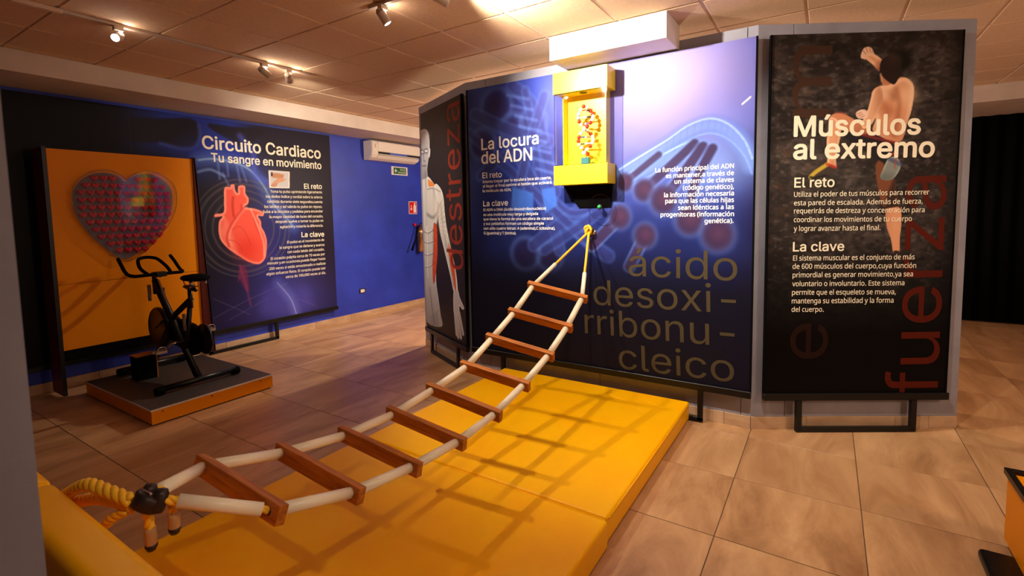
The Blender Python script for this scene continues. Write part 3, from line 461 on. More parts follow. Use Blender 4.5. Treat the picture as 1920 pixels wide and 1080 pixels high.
P.fill(S['back'],sk,None,1,True,hl,.03,((.2,-1),(186,112,78),1.4)); P.fill(S['shade1'],sd_,.05,.75); P.fill(S['shade2'],(176,100,70),.06,.7); P.stroke(S['spine'],.025,sd_,.04,.7); P.blob(tuple(np.array(S['back'][4])+[.02,-.12]),.07,hl,.6); P.blob(tuple(np.array(S['back'][2])+[-.02,-.06]),.05,hl,.6)
P.fill(S['larm'],(226,168,130),None,1,True,hl,.015,((1,0),sd_,2.2)); P.fill(S['lhand'],(240,200,178)); 
for k in (.2,.5,.8): a=np.array(S['lhand'][0])*(1-k)+np.array(S['lhand'][4])*k; P.stroke([a,a+[.03,.012]],.005,sd_,.005,.7)
P.fill(S['hair'],(38,26,24)); P.blob(S['hair'][3],.05,(70,50,44),.5); P.stroke([S['neck'][0],S['neck'][7]],.012,(236,180,140),.01,.6)
P.fill(S['shorts'],(30,26,30)); P.stroke([S['shorts'][1],S['shorts'][4]],.02,(150,44,40),.01,.7); P.stroke([S['shorts'][5],S['bag'][2]],.015,(190,60,60),.01,.8)
P.fill(S['shoe'],(60,48,44)); P.stroke([S['shoe'][0],S['shoe'][1],S['shoe'][2]],.03,(214,180,60),.012,.9); P.stroke([S['shoe'][2],S['shoe'][3]],.02,(190,50,40),.01,.8); P.stroke([S['shoe'][0],S['shoe'][6],S['shoe'][5]],.015,(20,16,16),.01,.9)
P.fill(S['bag'],(128,134,128),None,1,True,(170,176,170),.012,((-.3,-1),(80,86,82),1.4)); P.stroke([S['bag'][2],S['bag'][4]],.03,(70,76,110),.012,.7); P.stroke([S['bag'][3],tuple(np.array(S['bag'][6])*.5+np.array(S['bag'][3])*.5)],.008,(180,60,70),.006,.8)
nnx,nny=-.859,-.511
rC=Vector((.788,-1.324,0)).normalized(); oC=(4.07+nnx*.05,.46+nny*.05); F=frame(oC,(rC.x,rC.y))
cp=thing('wall_poster','tall dark poster of a shirtless climber on rock titled Músculos al extremo','poster',F['loc'],F['rz'])
P.mesh('poster_sheet',m_print,cp); obj('side_rail',box(B(),.068,-.004,.295,.078,.02,2.924),m_blackm,cp); obj('side_rail',box(B(),1.405,-.004,.295,1.415,.02,2.924),m_blackm,cp)
banner_stand(cp,.078,1.41,.296,.305,1.186,True)
T_=TX['clm']
lettering('vertical_lettering',[('fuerza',1.350,.274,1.338,1.905,.372)],m_rust,cp,0,5,-.0004)
lettering('vertical_lettering',[('e',.53,.56,.53,.83,.36)],m_rust2,cp,0,5,-.0003)
lettering('vertical_lettering',[('m',.50,2.34,.50,2.84,.36)],newmat('brown_print',(64,42,32),.5,0,.1),cp,0,5,-.0003)
lettering('title_lettering',T_[0:2],m_text_c,cp,.030,5,-.0012); lettering('heading_lettering',[T_[2],T_[8]],m_text_c,cp,.020,4,-.0012); lettering('body_lettering',T_[3:8]+T_[9:],m_text_c,cp,.008,3,-.0012)
# --- dexterity poster -----------------------------------------------------------------------
S=SH['des']
P=Print(.03,1.175,.29,2.90,.006,(40,32,32)); U,V=P.U,P.V
P.mix(np.clip((V-2.2)/.7,0,1)*.4,(58,44,40)); P.mix(np.clip((1.2-V)/1.,0,1)*.6,(22,16,18))
sk,ln,wh,og=(206,200,196),(104,98,102),(246,242,238),(206,76,36)
P.fill(S['torso'],sk,None,1,True,wh,.014,((-.2,-1),(128,122,130),1.1)); P.fill(S['arm'],(206,200,194),None,1,True,wh,.016,((-1,-.5),(132,124,130),.9)); P.fill(S['palm'],(186,176,178),None,1,True,wh,.012)
for k in ('f1','f2','f3','f4'): P.stroke(S[k],.055,(196,186,188),.012); P.stroke(S[k],.010,ln,.01,.5)
P.fill(S['head'],(196,192,196),None,1,True,wh,.02,((.2,-1),(120,114,124),1.6)); P.fill(S['ear'],(210,205,205))
P.fill(S['trap'],(220,128,60)); P.fill(S['obl'],og,None,1,True,(150,44,24),.012); P.fill(S['fore'],og,None,1,True,(224,120,80),.010)
for k,w in (('stern',.022),('a1',.02),('a2',.016),('a3',.016),('a4',.014),('clav',.014)): P.stroke(S[k],w*1.6,ln,.02,.7); P.stroke([(a,b+.008) for a,b in S[k]],w*.8,wh,.01,.9)
P.stroke(S['sA'],.018,wh,.01,.7); P.stroke(S['pec'],.03,ln,.04,.8); P.stroke(S['armd'],.02,ln,.03,.6); P.stroke(S['armd2'],.02,ln,.02,.6); P.stroke(S['thi'],.03,ln,.04,.6); P.stroke(S['neckl'],.02,ln,.02,.7); 
for k in ('eye1','eye2'): P.stroke(S[k],.06,(84,78,86),.03,.7); P.stroke(S[k],.022,(246,244,244),.01,1)
P.stroke(S['nose'],.02,ln,.02,.7); P.stroke(S['mouth'],.018,(92,84,92),.015,.8)
for t in np.linspace(0,1,7):
    a=np.array(S['clav'][1]); b=np.array(S['pec'][1])*(1-t)+np.array(S['pec'][3])*t; P.stroke([a,b],.006,ln,.01,.35,False)
A_=lambda k,i:np.array(S[k][i])
for t in np.linspace(.08,.92,9):                        # muscle fibres drawn in the picture
    i0=A_('arm',2)*(1-t)+A_('arm',5)*t; i1=A_('arm',14)*(1-t)+A_('arm',12)*t; P.stroke([i0+[-.02,.02],i1+[.03,-.05]],.010,ln,.016,.28,False)
for t in np.linspace(0,1,8):
    i0=A_('torso',13)*(1-t)+A_('torso',14)*t; i1=A_('torso',16)*(1-t)+A_('torso',15)*t; P.stroke([i0*.8+i1*.2,i0*.3+i1*.7-[0,.18]],.010,ln,.02,.45,False)
for a_,b_ in (((795,430),(797,455)),((808,428),(809,452)),((796,455),(797,478)),((809,455),(809,476)),((797,480),(798,505)),((809,480),(809,504))):
    pass
P.stroke([A_('a1',0),A_('a2',0),A_('a3',0),A_('a4',0)],.02,ln,.03,.5); P.stroke([A_('a1',2),A_('a2',2),A_('a3',2),A_('a4',2)],.02,ln,.03,.6)
P.fill([A_('torso',5)+[-.02,0],A_('torso',6)+[-.02,0],A_('torso',7)+[-.02,0],A_('arm',13),A_('arm',14)],(92,84,90),.04,.6)
P.fill([A_('arm',4),A_('arm',5),A_('arm',12),A_('arm',13)],(236,228,218),.05,.35); P.blob(A_('torso',4)+[-.14,-.10],.12,(236,222,204),.5,.14); P.blob(A_('head',3)+[-.02,-.05],.07,(240,238,240),.6,.05)
P.fill(S['obl'],og,None,.9,True,(150,44,24),.012)
for t in np.linspace(.1,.9,7): q=A_('obl',0)*(1-t)+A_('obl',5)*t; P.stroke([q+[-.02,.01],q+[.06,-.03]],.008,(120,34,20),.01,.6,False)
rD=(-.441,-.897); oD=(4.07-.897*.05+.441*1.17,3.15+.441*.05+.897*1.17); F=frame(oD,rD)
dp=thing('wall_poster','narrow dark poster with a grey muscle figure and rust letters destreza','poster',F['loc'],F['rz'])
P.mesh('poster_sheet',m_print,dp); obj('side_rail',box(B(),1.175,-.008,.285,1.19,.025,2.90),m_blackm,dp)
banner_stand(dp,.03,1.185,.29,.20,.99,True)
lettering('vertical_lettering',[('destreza',1.128,1.091,1.128,2.847,.415)],newmat('red_brown_print',(132,44,24),.45,0,.1),dp,0,4)
# --- heart poster -----------------------------------------------------------------------------
S=SH['hrt']; g=lambda k,i=0:S[k][i]
P=Print(.0,3.657,.29,2.905,.0072,(26,22,38)); U,V=P.U,P.V
P.mix(np.clip((1.0-U)/.8,0,1)*.8,(12,11,18)); P.mix(np.clip((U-2.)/.6,0,1)*.5,(48,36,52)); P.mix(np.clip((1.15-V)/.7,0,1)*np.clip((U-1.5)*2,0,1)*.6,(40,34,96))
bl,lb=(44,62,176),(110,150,226)
band=np.clip((2.86-V)*6,0,1); P.mix(np.clip((U-1.0)*2,0,1)*np.clip((V-2.35)*5,0,1)*np.clip((2.6-U)*2.2,0,1)*.85,bl)
P.fill(S['blob1'],(34,27,38),.03,.95); P.fill(S['blob2'],(34,27,38),.03,.95); P.stroke(S['blob1'][3:8],.03,(92,120,226),.04,.5)
P.stroke(S['sh4'],.12,bl,.1,.6)
P.stroke(S['sh1'],.42,(40,58,168),.30,.55); P.stroke(S['sh1'],.14,lb,.12,.45); P.stroke(S['sh1'],.02,(170,206,244),.02,.7); P.stroke(S['sh2'],.03,(150,190,235),.03,.6); P.stroke(S['sh3'],.07,(84,96,220),.06,.6)
for k in ('ves1','ves2','ves3','ves4','vein'): P.stroke(S[k],.03,(120,140,214),.02,.45)
P.blob(g('glow'),.55,(88,92,210),.6,.5); P.fill(S['body1'],(78,72,170),.15,.6); P.stroke(S['legL'],.12,(122,132,226),.12,.5); P.stroke(S['legL'],.012,(190,200,255),.01,.6)
P.mix(np.exp(-((U-2.6)/.35)**2-((V-1.25)/.5)**2)*.6,(44,52,170))
c=g('ringc'); 
for rr,w in ((.40,.014),(.49,.010),(.57,.016),(.63,.01)): P.ring((c[0],c[1]-.02),rr,w,(112,100,92),.45)
for k in ('line1','line2','line3','line4'): P.stroke(S[k],.006,(130,120,170),.008,.5)
P.fill(S['tail2'],(120,40,84),.02,.7); P.stroke(S['tail'],.02,(150,60,96),.03,.6)
P.fill(S['heart'],(236,84,66),None,1,True,(255,170,150),.028); P.blob((c[0]+.02,c[1]-.28),.16,(216,34,22),.55); 
P.fill(S['lobeL']+[S['heart'][26]],(250,150,130),.05,.5); P.stroke(S['aorta'],.03,(190,40,34),.02,.8); P.stroke(S['aortaR'],.03,(200,44,36),.03,.7); P.stroke(S['groove2'],.025,(206,50,44),.03,.7); P.stroke([(a+.03,b+.01) for a,b in S['groove2']],.02,(255,176,156),.03,.6)
P.stroke(S['rv'],.014,(255,206,190),.02,.8); 
for k in ('v1','v2','v3','groove'): P.stroke(S[k],.010,(196,40,40),.012,.6)
P.fill(S['heart'],(255,120,100),.3,.10)
P.fill(S['inset'],(250,236,222),None,1,False); q=np.array(S['inset']); qc=q.mean(0); P.fill((q-qc)*.88+qc,(206,202,204),None,1,False); P.fill(S['facein'],(196,138,100)); P.fill(S['handin'],(216,160,126),None,1,True,None,.01,((0,-1),(150,92,66),1.2)); P.fill(S['hairin'],(28,20,20),None,1,False)
hp=thing('wall_poster','long dark blue poster with a red heart titled Circuito Cardiaco on the blue wall','poster',(1.25,6.41,0),0)
P.mesh('poster_sheet',m_print,hp)
for u,z0 in ((1.10,.29),(2.372,2.40)): obj('seam',box(B(),u,-.0006,z0,u+.002,0,2.90),m_iron,hp)
banner_stand(hp,0,3.657,.29,1.75,2.665,True)
T_=TX['hrt']; lettering('title_lettering',T_[0:2],m_text_c,hp,.022,4,-.0012); lettering('heading_lettering',[T_[2],T_[11]],m_text_c,hp,.02,3,-.0012); lettering('body_lettering',T_[3:11]+T_[12:],m_text_c,hp,.012,2,-.0012)
# ------------------------------------------------------------------ yellow folding mat
mt=thing('folding_mat','thick yellow vinyl gym mat lying under the rope ladder','mat',(2.23,1.79,0))
def matpanel(x0,x1,y0,y1):
    bm=B(); box(bm,x0,y0,.004,x1,y1,.150,.022,4)
    o=obj('mat_panel',bm,m_vinyl,mt,True); return o
matpanel(.006,1.775,-.890,.895); matpanel(-1.72,-.006,-.905,.905)
obj('fold_seam',tube(B(),[(-.0,-.885,.138),(0,.885,.138)],.006,8),m_vinyl,mt,True)
for x0,x1 in ((.03,1.75),(-1.70,-.03)):
    for y in (-.893,.898): obj('edge_piping',tube(B(),[(x0,y,.136),(x1,y,.136)],.0045,6),m_vinyl,mt,True)
for k,(a,b) in enumerate([((1.45,-.60),(1.70,-.10)),((1.30,-.72),(1.62,-.38)),((1.52,-.80),(1.70,-.45))]):
    pts=[(a[0]+(b[0]-a[0])*t+.02*math.sin(t*6+k),a[1]+(b[1]-a[1])*t,.1475) for t in np.linspace(0,1,9)]
    obj('crease',tube(B(),pts,[.001,.004,.005,.004,.001],8,0),m_vinyl,mt,True)
# ------------------------------------------------------------------ rope ladder
RU=[([3.285,1.943,1.125],[3.354,1.518,1.039]),([3.001,1.942,.964],[3.056,1.499,.883]),([2.706,1.936,.84],[2.751,1.484,.763]),([2.4,1.919,.731],[2.431,1.479,.668]),([2.079,1.914,.686],[2.104,1.462,.612]),([1.762,1.905,.657],[1.779,1.451,.597]),([1.45,1.894,.671],[1.461,1.441,.621]),([1.138,1.888,.722],[1.144,1.428,.673]),([.829,1.876,.809],[.834,1.421,.772])]
UP=Vector((3.975,1.751,1.516)); LW=Vector((.571,1.623,.885)); LO=Vector((2.2,1.7,0))
lad=thing('rope_ladder','slack rope ladder of nine wooden rungs and cream tubes above the yellow mat','ladder',tuple(LO))
def rope(bm,pts,r,pitch=None,strands=3,seg=7,smooth=0):
    pts=[Vector(p) for p in pts]
    if smooth: pts=catmull(pts,smooth)
    pitch=pitch or r*6.5; L=[0.]
    for a,b in zip(pts,pts[1:]): L.append(L[-1]+(b-a).length)
    n=max(int(L[-1]/(pitch/9)),4); res=[]
    for i in range(n+1):
        s=L[-1]*i/n; k=0
        while k<len(L)-2 and L[k+1]<s: k+=1
        t=(s-L[k])/max(L[k+1]-L[k],1e-9); res.append((pts[k].lerp(pts[k+1],t),s,(pts[k+1]-pts[k]).normalized()))
    for st in range(strands):
        P=[]
        for p,s,t in res:
            a=Vector((0,0,1)) if abs(t.z)<.9 else Vector((0,1,0)); u=t.cross(a).normalized(); w=t.cross(u); an=2*math.pi*(s/pitch+st/strands)
            P.append(p+(u*math.cos(an)+w*math.sin(an))*r*.5)
        tube(bm,P,r*.56,seg)
    return bm
def rod(bm,a,b,r,seg=20): return tube(bm,[a,b],r,seg)
mids=[]; ends=[]; axes=[]
for i,(a,b) in enumerate(RU):
    a=Vector(a)-LO; b=Vector(b)-LO; mids.append((a+b)/2); ends.append((a,b))
for i in range(9):
    p=UP-LO if i==0 else mids[i-1]; q=mids[i+1] if i<8 else LW-LO
    axes.append((p-q).normalized())
for i in range(9):
    a,b=ends[i]; d=(a-b).normalized(); ax=(axes[i]-d*axes[i].dot(d)).normalized(); nn=d.cross(ax); Lh=(a-b).length/2+.022
    bm=B(); box(bm,-Lh,-.017,-.031,Lh,.017,.031,.003,2)
    o=obj('rung',bm,m_wood,lad); Mx=Matrix((d,ax,d.cross(ax))).transposed().to_4x4(); Mx.translation=mids[i]; o.matrix_local=Mx
    for sgn in (1,-1):
        bm=B(); lathe(bm,[(.0125,-.0172),(.0125,-.0174),(.006,-.0174)],(sgn*(Lh-.045),0,0),(0,1,0),16)
        h=obj('rope_hole',bm,m_iron,o)
tp=lambda i,s: ends[i][s]+(ends[i][1-s]-ends[i][s]).normalized()*.020
for s in (0,1):
    for i in range(8):
        a,b=tp(i,s),tp(i+1,s); d=(b-a).normalized(); obj('tube',rod(B(),a+d*.019,b-d*.019,.0205),m_pvc,lad,True)
    a=tp(0,s); d=((UP-LO)-a); L=d.length; d.normalize(); e=a+d*(.30 if s==0 else .275)
    obj('tube',rod(B(),a+d*.019,e,.0165),m_pvc,lad,True); obj('rope_section',rope(B(),[e-d*.02,UP-LO],.0105),m_rope,lad,True)
    a=tp(8,s); c=LW-LO+Vector((.03,.035 if s==0 else -.035,0)); d=(c-a).normalized(); L=(c-a).length; obj('tube',rod(B(),a+d*(.022 if s==0 else .035),c-d*.03,.0205),m_pvc,lad,True)
    obj('rope_section',rope(B(),[a-d*.01,a+d*.05],.012),m_rope,lad,True); obj('rope_section',rope(B(),[c-d*.05,c+d*.01],.014),m_rope,lad,True)
# knot and eye on the poster wall
K=UP-LO
obj('knot',rope(B(),[K+Vector((-.01,.015,.0)),K+Vector((-.03,.03,.03)),K+Vector((-.015,0,.05)),K+Vector((-.03,-.03,.02)),K+Vector((-.01,-.01,-.02)),K+Vector((-.035,.02,-.01)),K+Vector((-.02,.0,.03))],.012,None,3,6,6),m_rope,lad,True)
bm=B(); lathe(bm,[(0,.0),(.03,.0),(.03,-.006),(.012,-.008),(.012,-.03),(0,-.03)],K+Vector((.031,-.02,.0)),(1,0,0),20); obj('wall_eye',bm,m_chrome,lad,True)
bm=B(); tube(bm,[K+Vector((.0,-.02+.022*math.cos(t),.012+.022*math.sin(t))) for t in np.linspace(0,2*math.pi,17)[:-1]],.006,8,0,False,True); obj('wall_ring',bm,m_iron,lad,True)
# swivel clamp at the near end
C0=LW-LO; cl=bpy.data.objects.new('clamp',None); link(cl,lad); cl.location=C0
va=(mids[8]-C0).normalized(); cl.rotation_euler=va.to_track_quat('X','Z').to_euler()
bm=B(); lathe(bm,[(0,-.022),(.036,-.022),(.042,-.015),(.042,.015),(.036,.022),(0,.022)],(0,0,0),(.25,-.2,1),28); obj('clamp_body',bm,m_iron,cl,True)
for yy in (.028,-.030):
    bm=B(); lathe(bm,[(0,-.03),(.016,-.03),(.020,-.02),(.020,.020),(.014,.032),(0,.034)],(.012,yy,.006),(0,0,1),16); obj('bolt',bm,m_iron,cl,True)
obj('clamp_bar',box(B(),-.020,-.030,.024,-.012,.030,.031,.002,2),m_chrome,cl)
# braided tail running to the padded barrier, plus two loose rope ends
t0=C0+Vector((-.035,.01,.005)); 
for k,off in enumerate(((0,0,.012),(.01,.0,-.012))):
    o3=Vector(off); obj('braided_tail',rope(B(),[t0+o3,t0+Vector((-.03,.09,.012))+o3*1.6,t0+Vector((-.048,.19,.0))+o3*2.2,Vector((.478,2.03,.80))-LO+o3],.0185,.085,3,8,5),m_rope,lad,True)
obj('braided_tail',rope(B(),[t0+Vector((-.005,.02,-.02)),t0+Vector((-.03,.07,-.05)),t0+Vector((-.03,.10,-.075))],.014,.06,3,8,5),m_rope,lad,True)
for px,py,zt,zb in ((.567,1.620,.865,.742),(.622,1.604,.855,.766)):
    q=Vector((px,py,0))-LO; obj('rope_end',rope(B(),[q+Vector((0,0,zt)),q+Vector((.002,0,zb+.055))],.0135),m_rope,lad,True)
    bm=B(); lathe(bm,[(0,0),(.010,.001),(.0155,.012),(.0155,.05),(.0145,.066),(0,.067)],q+Vector((.002,0,zb)),(0,0,1),16); obj('rope_whipping',bm,m_wood2,lad,True)
    bm=B(); lathe(bm,[(0,-.003),(.011,-.002),(.0162,.010),(.0162,.018)],q+Vector((.002,0,zb)),(0,0,1),16); obj('rope_tip',bm,m_iron,lad,True)
# ------------------------------------------------------------------ padded barrier
pb=thing('padded_barrier','low yellow padded vinyl barrier beside the grey partition edge','barrier',(.40,1.5,0))
for y0,y1 in ((-.52,.478),(.484,1.25)):
    obj('pad',box(B(),-.055,y0,.01,.058,y1,.902,.032,6),m_vinyl,pb,True)
obj('pad_seam',tube(B(),[(-.036,-.46,.885),(-.036,.45,.885)],.004,6),m_vinyl,pb,True)
# ------------------------------------------------------------------ black and yellow box at the right edge
rb=thing('floor_box','orange yellow floor box with black edge frame at the right edge','box',(2.75,-1.05,0))
obj('box_body',box(B(),-.45,-.27,.05,.485,.275,.385),m_yel2,rb)
for a in ((-.462,.262,.375,.497,.288,.405),(-.462,-.288,.375,.497,-.262,.405),(.470,-.262,.375,.497,.262,.405),(-.462,-.262,.375,-.435,.262,.405),(-.462,.264,.03,-.43,.29,.375),(-.462,-.29,.03,-.43,-.264,.375)): obj('edge_frame',box(B(),*a,.002,1),m_black,rb)
for x,y in ((.14,.30),(.14,-.30)): obj('foot',box(B(),x-.20,y-.10,0,x+.20,y+.10,.05,.024,5),m_black,rb,True)
for y in (.15,-.15): obj('foot_bracket',box(B(),.10,y-.1,.03,.20,y+.1,.055),m_black,rb)
# ------------------------------------------------------------------ platform for the bike
pt=thing('exercise_platform','low square platform with a dark rubber top and orange yellow sides','platform',(2.21,5.36,0))
obj('platform_side',box(B(),-.52,-.75,.012,.52,-.738,.124),m_yel2,pt); obj('platform_side',box(B(),-.52,-.738,.012,-.508,.66,.124),m_yel2,pt); obj('platform_side',box(B(),.508,-.738,.012,.52,.66,.124),m_yel2,pt)
obj('platform_top',box(B(),-.522,-.752,.124,.522,.66,.134,.002,1),m_plat,pt); obj('base_frame',box(B(),-.49,-.72,0,.49,.64,.014),m_blackm,pt); obj('platform_core',box(B(),-.505,-.735,.014,.505,.655,.1238),m_blackm,pt)
for a,b in ((-.517,-.747),(.0,0)):
    pass
obj('edge_trim',box(B(),-.524,-.755,.1215,.524,-.7505,.1355,.001,1),m_cream,pt); obj('edge_trim',box(B(),-.5255,-.75,.1215,-.5215,.66,.1355,.001,1),m_cream,pt)
for x in (-.44,-.05,.40):
    bm=B(); lathe(bm,[(0,0),(.006,0),(.006,.003),(0,.004)],(x,-.7505,.105),(0,-1,0),10); obj('screw',bm,m_black,pt)
# ------------------------------------------------------------------ heart display board
hb=thing('display_board','orange yellow upright board with a big clear heart full of small red hearts','display board',(1.56,6.09,0))
def heart(n=64,w=1.,h=1.):
    o=[]
    for k in range(n):
        t=2*math.pi*k/n; x=16*math.sin(t)**3; y=13*math.cos(t)-5*math.cos(2*t)-2*math.cos(3*t)-math.cos(4*t); o.append((x/16*w,(y+2.5)/14.5*h))
    return o
obj('board_panel',box(B(),0,0,1.089,1.245,.018,2.362,.001,1),m_yel2,hb); obj('board_panel',box(B(),0,0,.455,1.245,.018,1.086,.001,1),m_yel2,hb)
bm=B(); prism(bm,[(-.02,2.372),(-.02,.03),(.265,.03),(.265,2.372)],-.03,-.002,'yz'); 
side=obj('side_panel',bm,m_mar,hb)
obj('side_trim',box(B(),-.032,-.032,.03,.0,-.020,2.376),m_black,hb)
bm=B(); A=[(1.247,-.02,2.376),(1.262,-.02,2.376),(1.262,.265,2.376),(1.247,.265,2.376)]; Cc=[(1.247,-.02,.136),(1.335,-.05,.136),(1.335,.265,.136),(1.247,.265,.136)]
va=[bm.verts.new(q) for q in A]; vb=[bm.verts.new(q) for q in Cc]; bm.faces.new(va); bm.faces.new(vb[::-1])
for i in range(4): bm.faces.new((va[i],vb[i],vb[(i+1)%4],va[(i+1)%4]))
bmesh.ops.recalc_face_normals(bm,faces=bm.faces[:]); obj('side_panel',bm,m_mar,hb)
obj('side_trim',tube(B(),[(1.262,-.026,2.376),(1.337,-.056,.136)],.008,4),m_black,hb)
HC=(.595,1.735)
HO=[(a-.595,b-1.735) for a,b in HOUT]
def hshape(w,h,y0,y1,dz=0.,n=72):
    bm=B(); pl=[]
    for q in catmull([(a*w,b*w,0) for a,b in HO],4,True): pl.append((HC[0]+q.x,HC[1]+q.y+dz))
    return prism(bm,pl,y0,y1,'xz')
obj('heart_backing',hshape(.945,1,-.010,-.001,0),m_hback,hb)
# clear cover: front sheet plus rim band
bm=hshape(1,1,-.055,-.052,0); cov=obj('clear_cover',bm,m_plexi,hb)
bm=B(); hs=[(HC[0]+q.x,HC[1]+q.y) for q in catmull([(a,b,0) for a,b in HO],4,True)]; n=len(hs); va=[bm.verts.new((x,-.052,z)) for x,z in hs]; vb=[bm.verts.new((x,-.001,z)) for x,z in hs]
for i in range(n): bm.faces.new((va[i],vb[i],vb[(i+1)%n],va[(i+1)%n]))
obj('cover_rim',bm,m_plexi,hb,True)
obj('cover_edge',tube(B(),[(x,-.054,z) for x,z in hs],.0028,6,0,False,True),m_plexi_e,hb,True)
rows=[[-.255,-.182,-.110,.115,.188,.260]]+[list(np.linspace(-.325,.325,10))]+[list(np.linspace(-.365,.365,11)) for _ in range(4)]+[list(np.linspace(-.315,.335,10)),list(np.linspace(-.275,.305,9)),list(np.linspace(-.235,.27,8)),list(np.linspace(-.165,.205,6)),list(np.linspace(-.10,.13,4))]
me=None
for k,row in enumerate(rows):
    for x in row:
        if me is None:
            bm=B(); hp_=heart(20,.034,.030); fr=[bm.verts.new((a*.6,-.040,b*.6+.0)) for a,b in hp_]; md=[bm.verts.new((a,-.030,b)) for a,b in hp_]; bk=[bm.verts.new((a,-.010,b)) for a,b in hp_]
            bm.faces.new(fr)
            for P1,P2 in ((fr,md),(md,bk)):
                for i in range(20): bm.faces.new((P1[i],P2[i],P2[(i+1)%20],P1[(i+1)%20]))
            bmesh.ops.recalc_face_normals(bm,faces=bm.faces[:]); o=obj('heart_light',bm,m_red,hb,True); me=o.data
        else: o=bpy.data.objects.new('heart_light',me); link(o,hb)
        o.location=(HC[0]+x,0,2.10-.0725*k)
# small control box on the platform
cb=thing('control_box','small dark control box on the platform left of the bike wheel','box',(2.03,5.62,.134))
obj('box_body',box(B(),-.085,-.07,0,.085,.07,.235,.004,2),m_blackm,cb); obj('box_lid',box(B(),-.09,-.075,.235,.09,.075,.243,.002,1),m_edge,cb)
obj('corner_strip',box(B(),.080,-.0745,0,.0905,-.068,.235),m_edge,cb)
# ------------------------------------------------------------------ exercise bike
bk=thing('exercise_bike','black stationary exercise bike standing on the low platform before the heart board','exercise bike',(2.22,5.0,.134))
def bt(name,pts,r,mat=m_black,seg=12,sm=0,par=bk,**k): return obj(name,tube(B(),pts,r,seg,sm,**k),mat,par,True)
for y,hw in ((-.05,.33),(.93,.27)):
    s=bt('stabilizer',[(-hw,y,.047),(hw,y,.047)],.028)
    for x in (-hw,hw): 
        bm=B(); lathe(bm,[(0,-.035),(.034,-.035),(.036,-.02),(.036,.02),(.034,.035),(0,.035)],(x,y,.037),(1,0,0),14); obj('end_cap',bm,m_blackm,s,True)
bt('main_tube',[(0,.72,.94),(0,.62,.80),(0,-.03,.07)],.036,m_black,4,0)
bt('seat_tube',[(0,.02,.80),(0,.36,.62),(0,.90,.07)],.034,m_black,4,0)
bt('brace_tube',[(0,.20,.33),(0,.62,.36)],.024); bt('seat_tube',[(0,.02,.80),(0,.16,.33),(0,.20,.28)],.022)
bt('fork',[(-.055,.42,.58),(-.055,.68,.47)],.013); bt('fork',[(.055,.42,.58),(.055,.68,.47)],.013)
bt('seat_post',[(0,.02,.72),(0,.02,.90)],.020,m_black); bt('seat_slider',[(0,-.10,.895),(0,.12,.915)],.018,m_black,4)
bt('handlebar_post',[(0,.74,.80),(0,.74,1.0)],.022); bt('handlebar_slider',[(0,.60,.995),(0,.80,1.0)],.02,m_black,4)
m_lev=newmat('grey_plastic',(120,104,92),.5)
bt('adjust_lever',[(-.03,.10,.66),(-.03,.10,.50)],.015,m_lev); bt('adjust_lever',[(-.06,.72,.90),(-.06,.72,.74)],.016,m_lev); bt('adjust_lever',[(.05,.70,.86),(.05,.68,.70)],.016,m_black)
bm=B(); lathe(bm,[(0,-.012),(.05,-.02),(.16,-.012),(.175,-.02),(.205,-.02),(.21,-.012),(.21,.012),(.205,.02),(.175,.02),(.16,.012),(.05,.02),(0,.012)],(-.01,.68,.46),(1,0,0),40); fw_=obj('flywheel',bm,m_black,bk,True)
obj('flywheel_rim',tube(B(),[(-.031,.68+.19*math.cos(t),.46+.19*math.sin(t)) for t in np.linspace(0,2*math.pi,41)[:-1]],.006,6,0,False,True),m_iron,fw_,True)
bm=B(); pl=[(.20+.155*math.cos(t),.38+.155*math.sin(t)) for t in np.linspace(math.pi*.5,math.pi*1.5,14)]+[(.68+.11*math.cos(t),.46+.11*math.sin(t)) for t in np.linspace(-math.pi*.5,math.pi*.5,12)]
prism(bm,pl,.062,.098,'yz'); obj('chain_guard',bm,m_blackm,bk)
bm=B(); lathe(bm,[(0,-.02),(.05,-.02),(.14,-.01),(.15,0),(.14,.02),(0,.02)],(.10,.03,.40),(1,0,0),28); obj('rear_guard',bm,m_black,bk,True)
m_alu=newmat('aluminium',(210,200,190),.35,.6)
for sx,py,pz in ((-1,.30,.30),(1,.08,.47)):
    ca=bt('crank_arm',[(sx*.05,.20,.38),(sx*.10,.20,.38),(sx*.115,py,pz)],.012,m_chrome)
    pd=bpy.data.objects.new('pedal',None); link(pd,ca); pd.location=(sx*.17,py,pz)
    bm=B(); box(bm,-.045,-.045,-.012,.045,-.033,.012,.003,1); box(bm,-.045,.033,-.012,.045,.045,.012,.003,1); box(bm,-.05,-.033,-.006,-.04,.033,.006); box(bm,.04,-.033,-.006,.05,.033,.006); tube(bm,[(-.06,0,0),(.05,0,0)],.008,8)
    for q in (-.03,0,.03): box(bm,q-.003,-.045,.008,q+.003,.045,.020)
    tube(bm,[(-.04,-.04,.012),(-.03,-.05,.045),(0,-.055,.055),(.03,-.05,.045),(.04,-.04,.012)],.004,6,4); me=bpy.data.meshes.new('pedal'); bm.to_mesh(me); bm.free(); me.materials.append(m_alu)
    bpy.data.objects.remove(pd); pd=bpy.data.objects.new('pedal',me); link(pd,ca); pd.location=(sx*.17,py,pz)
bt('crank_axle',[(-.06,.20,.38),(.07,.20,.38)],.02,m_iron)
hbq=bt('handlebar',[(-.23,.92,1.17),(-.235,.84,1.11),(-.235,.74,1.035),(-.215,.64,1.01),(-.12,.61,1.01),(0,.61,1.012),(.12,.61,1.01),(.215,.64,1.01),(.235,.74,1.035),(.235,.84,1.11),(.23,.92,1.17)],.0165,m_blackm,12,5)
obj('center_grip',tube(B(),[(-.10,.61,1.012),(-.115,.74,1.07),(-.085,.86,1.145),(-.03,.90,1.165),(.03,.90,1.165),(.085,.86,1.145),(.115,.74,1.07),(.10,.61,1.012)],.0165,12,5),m_blackm,hbq,True)
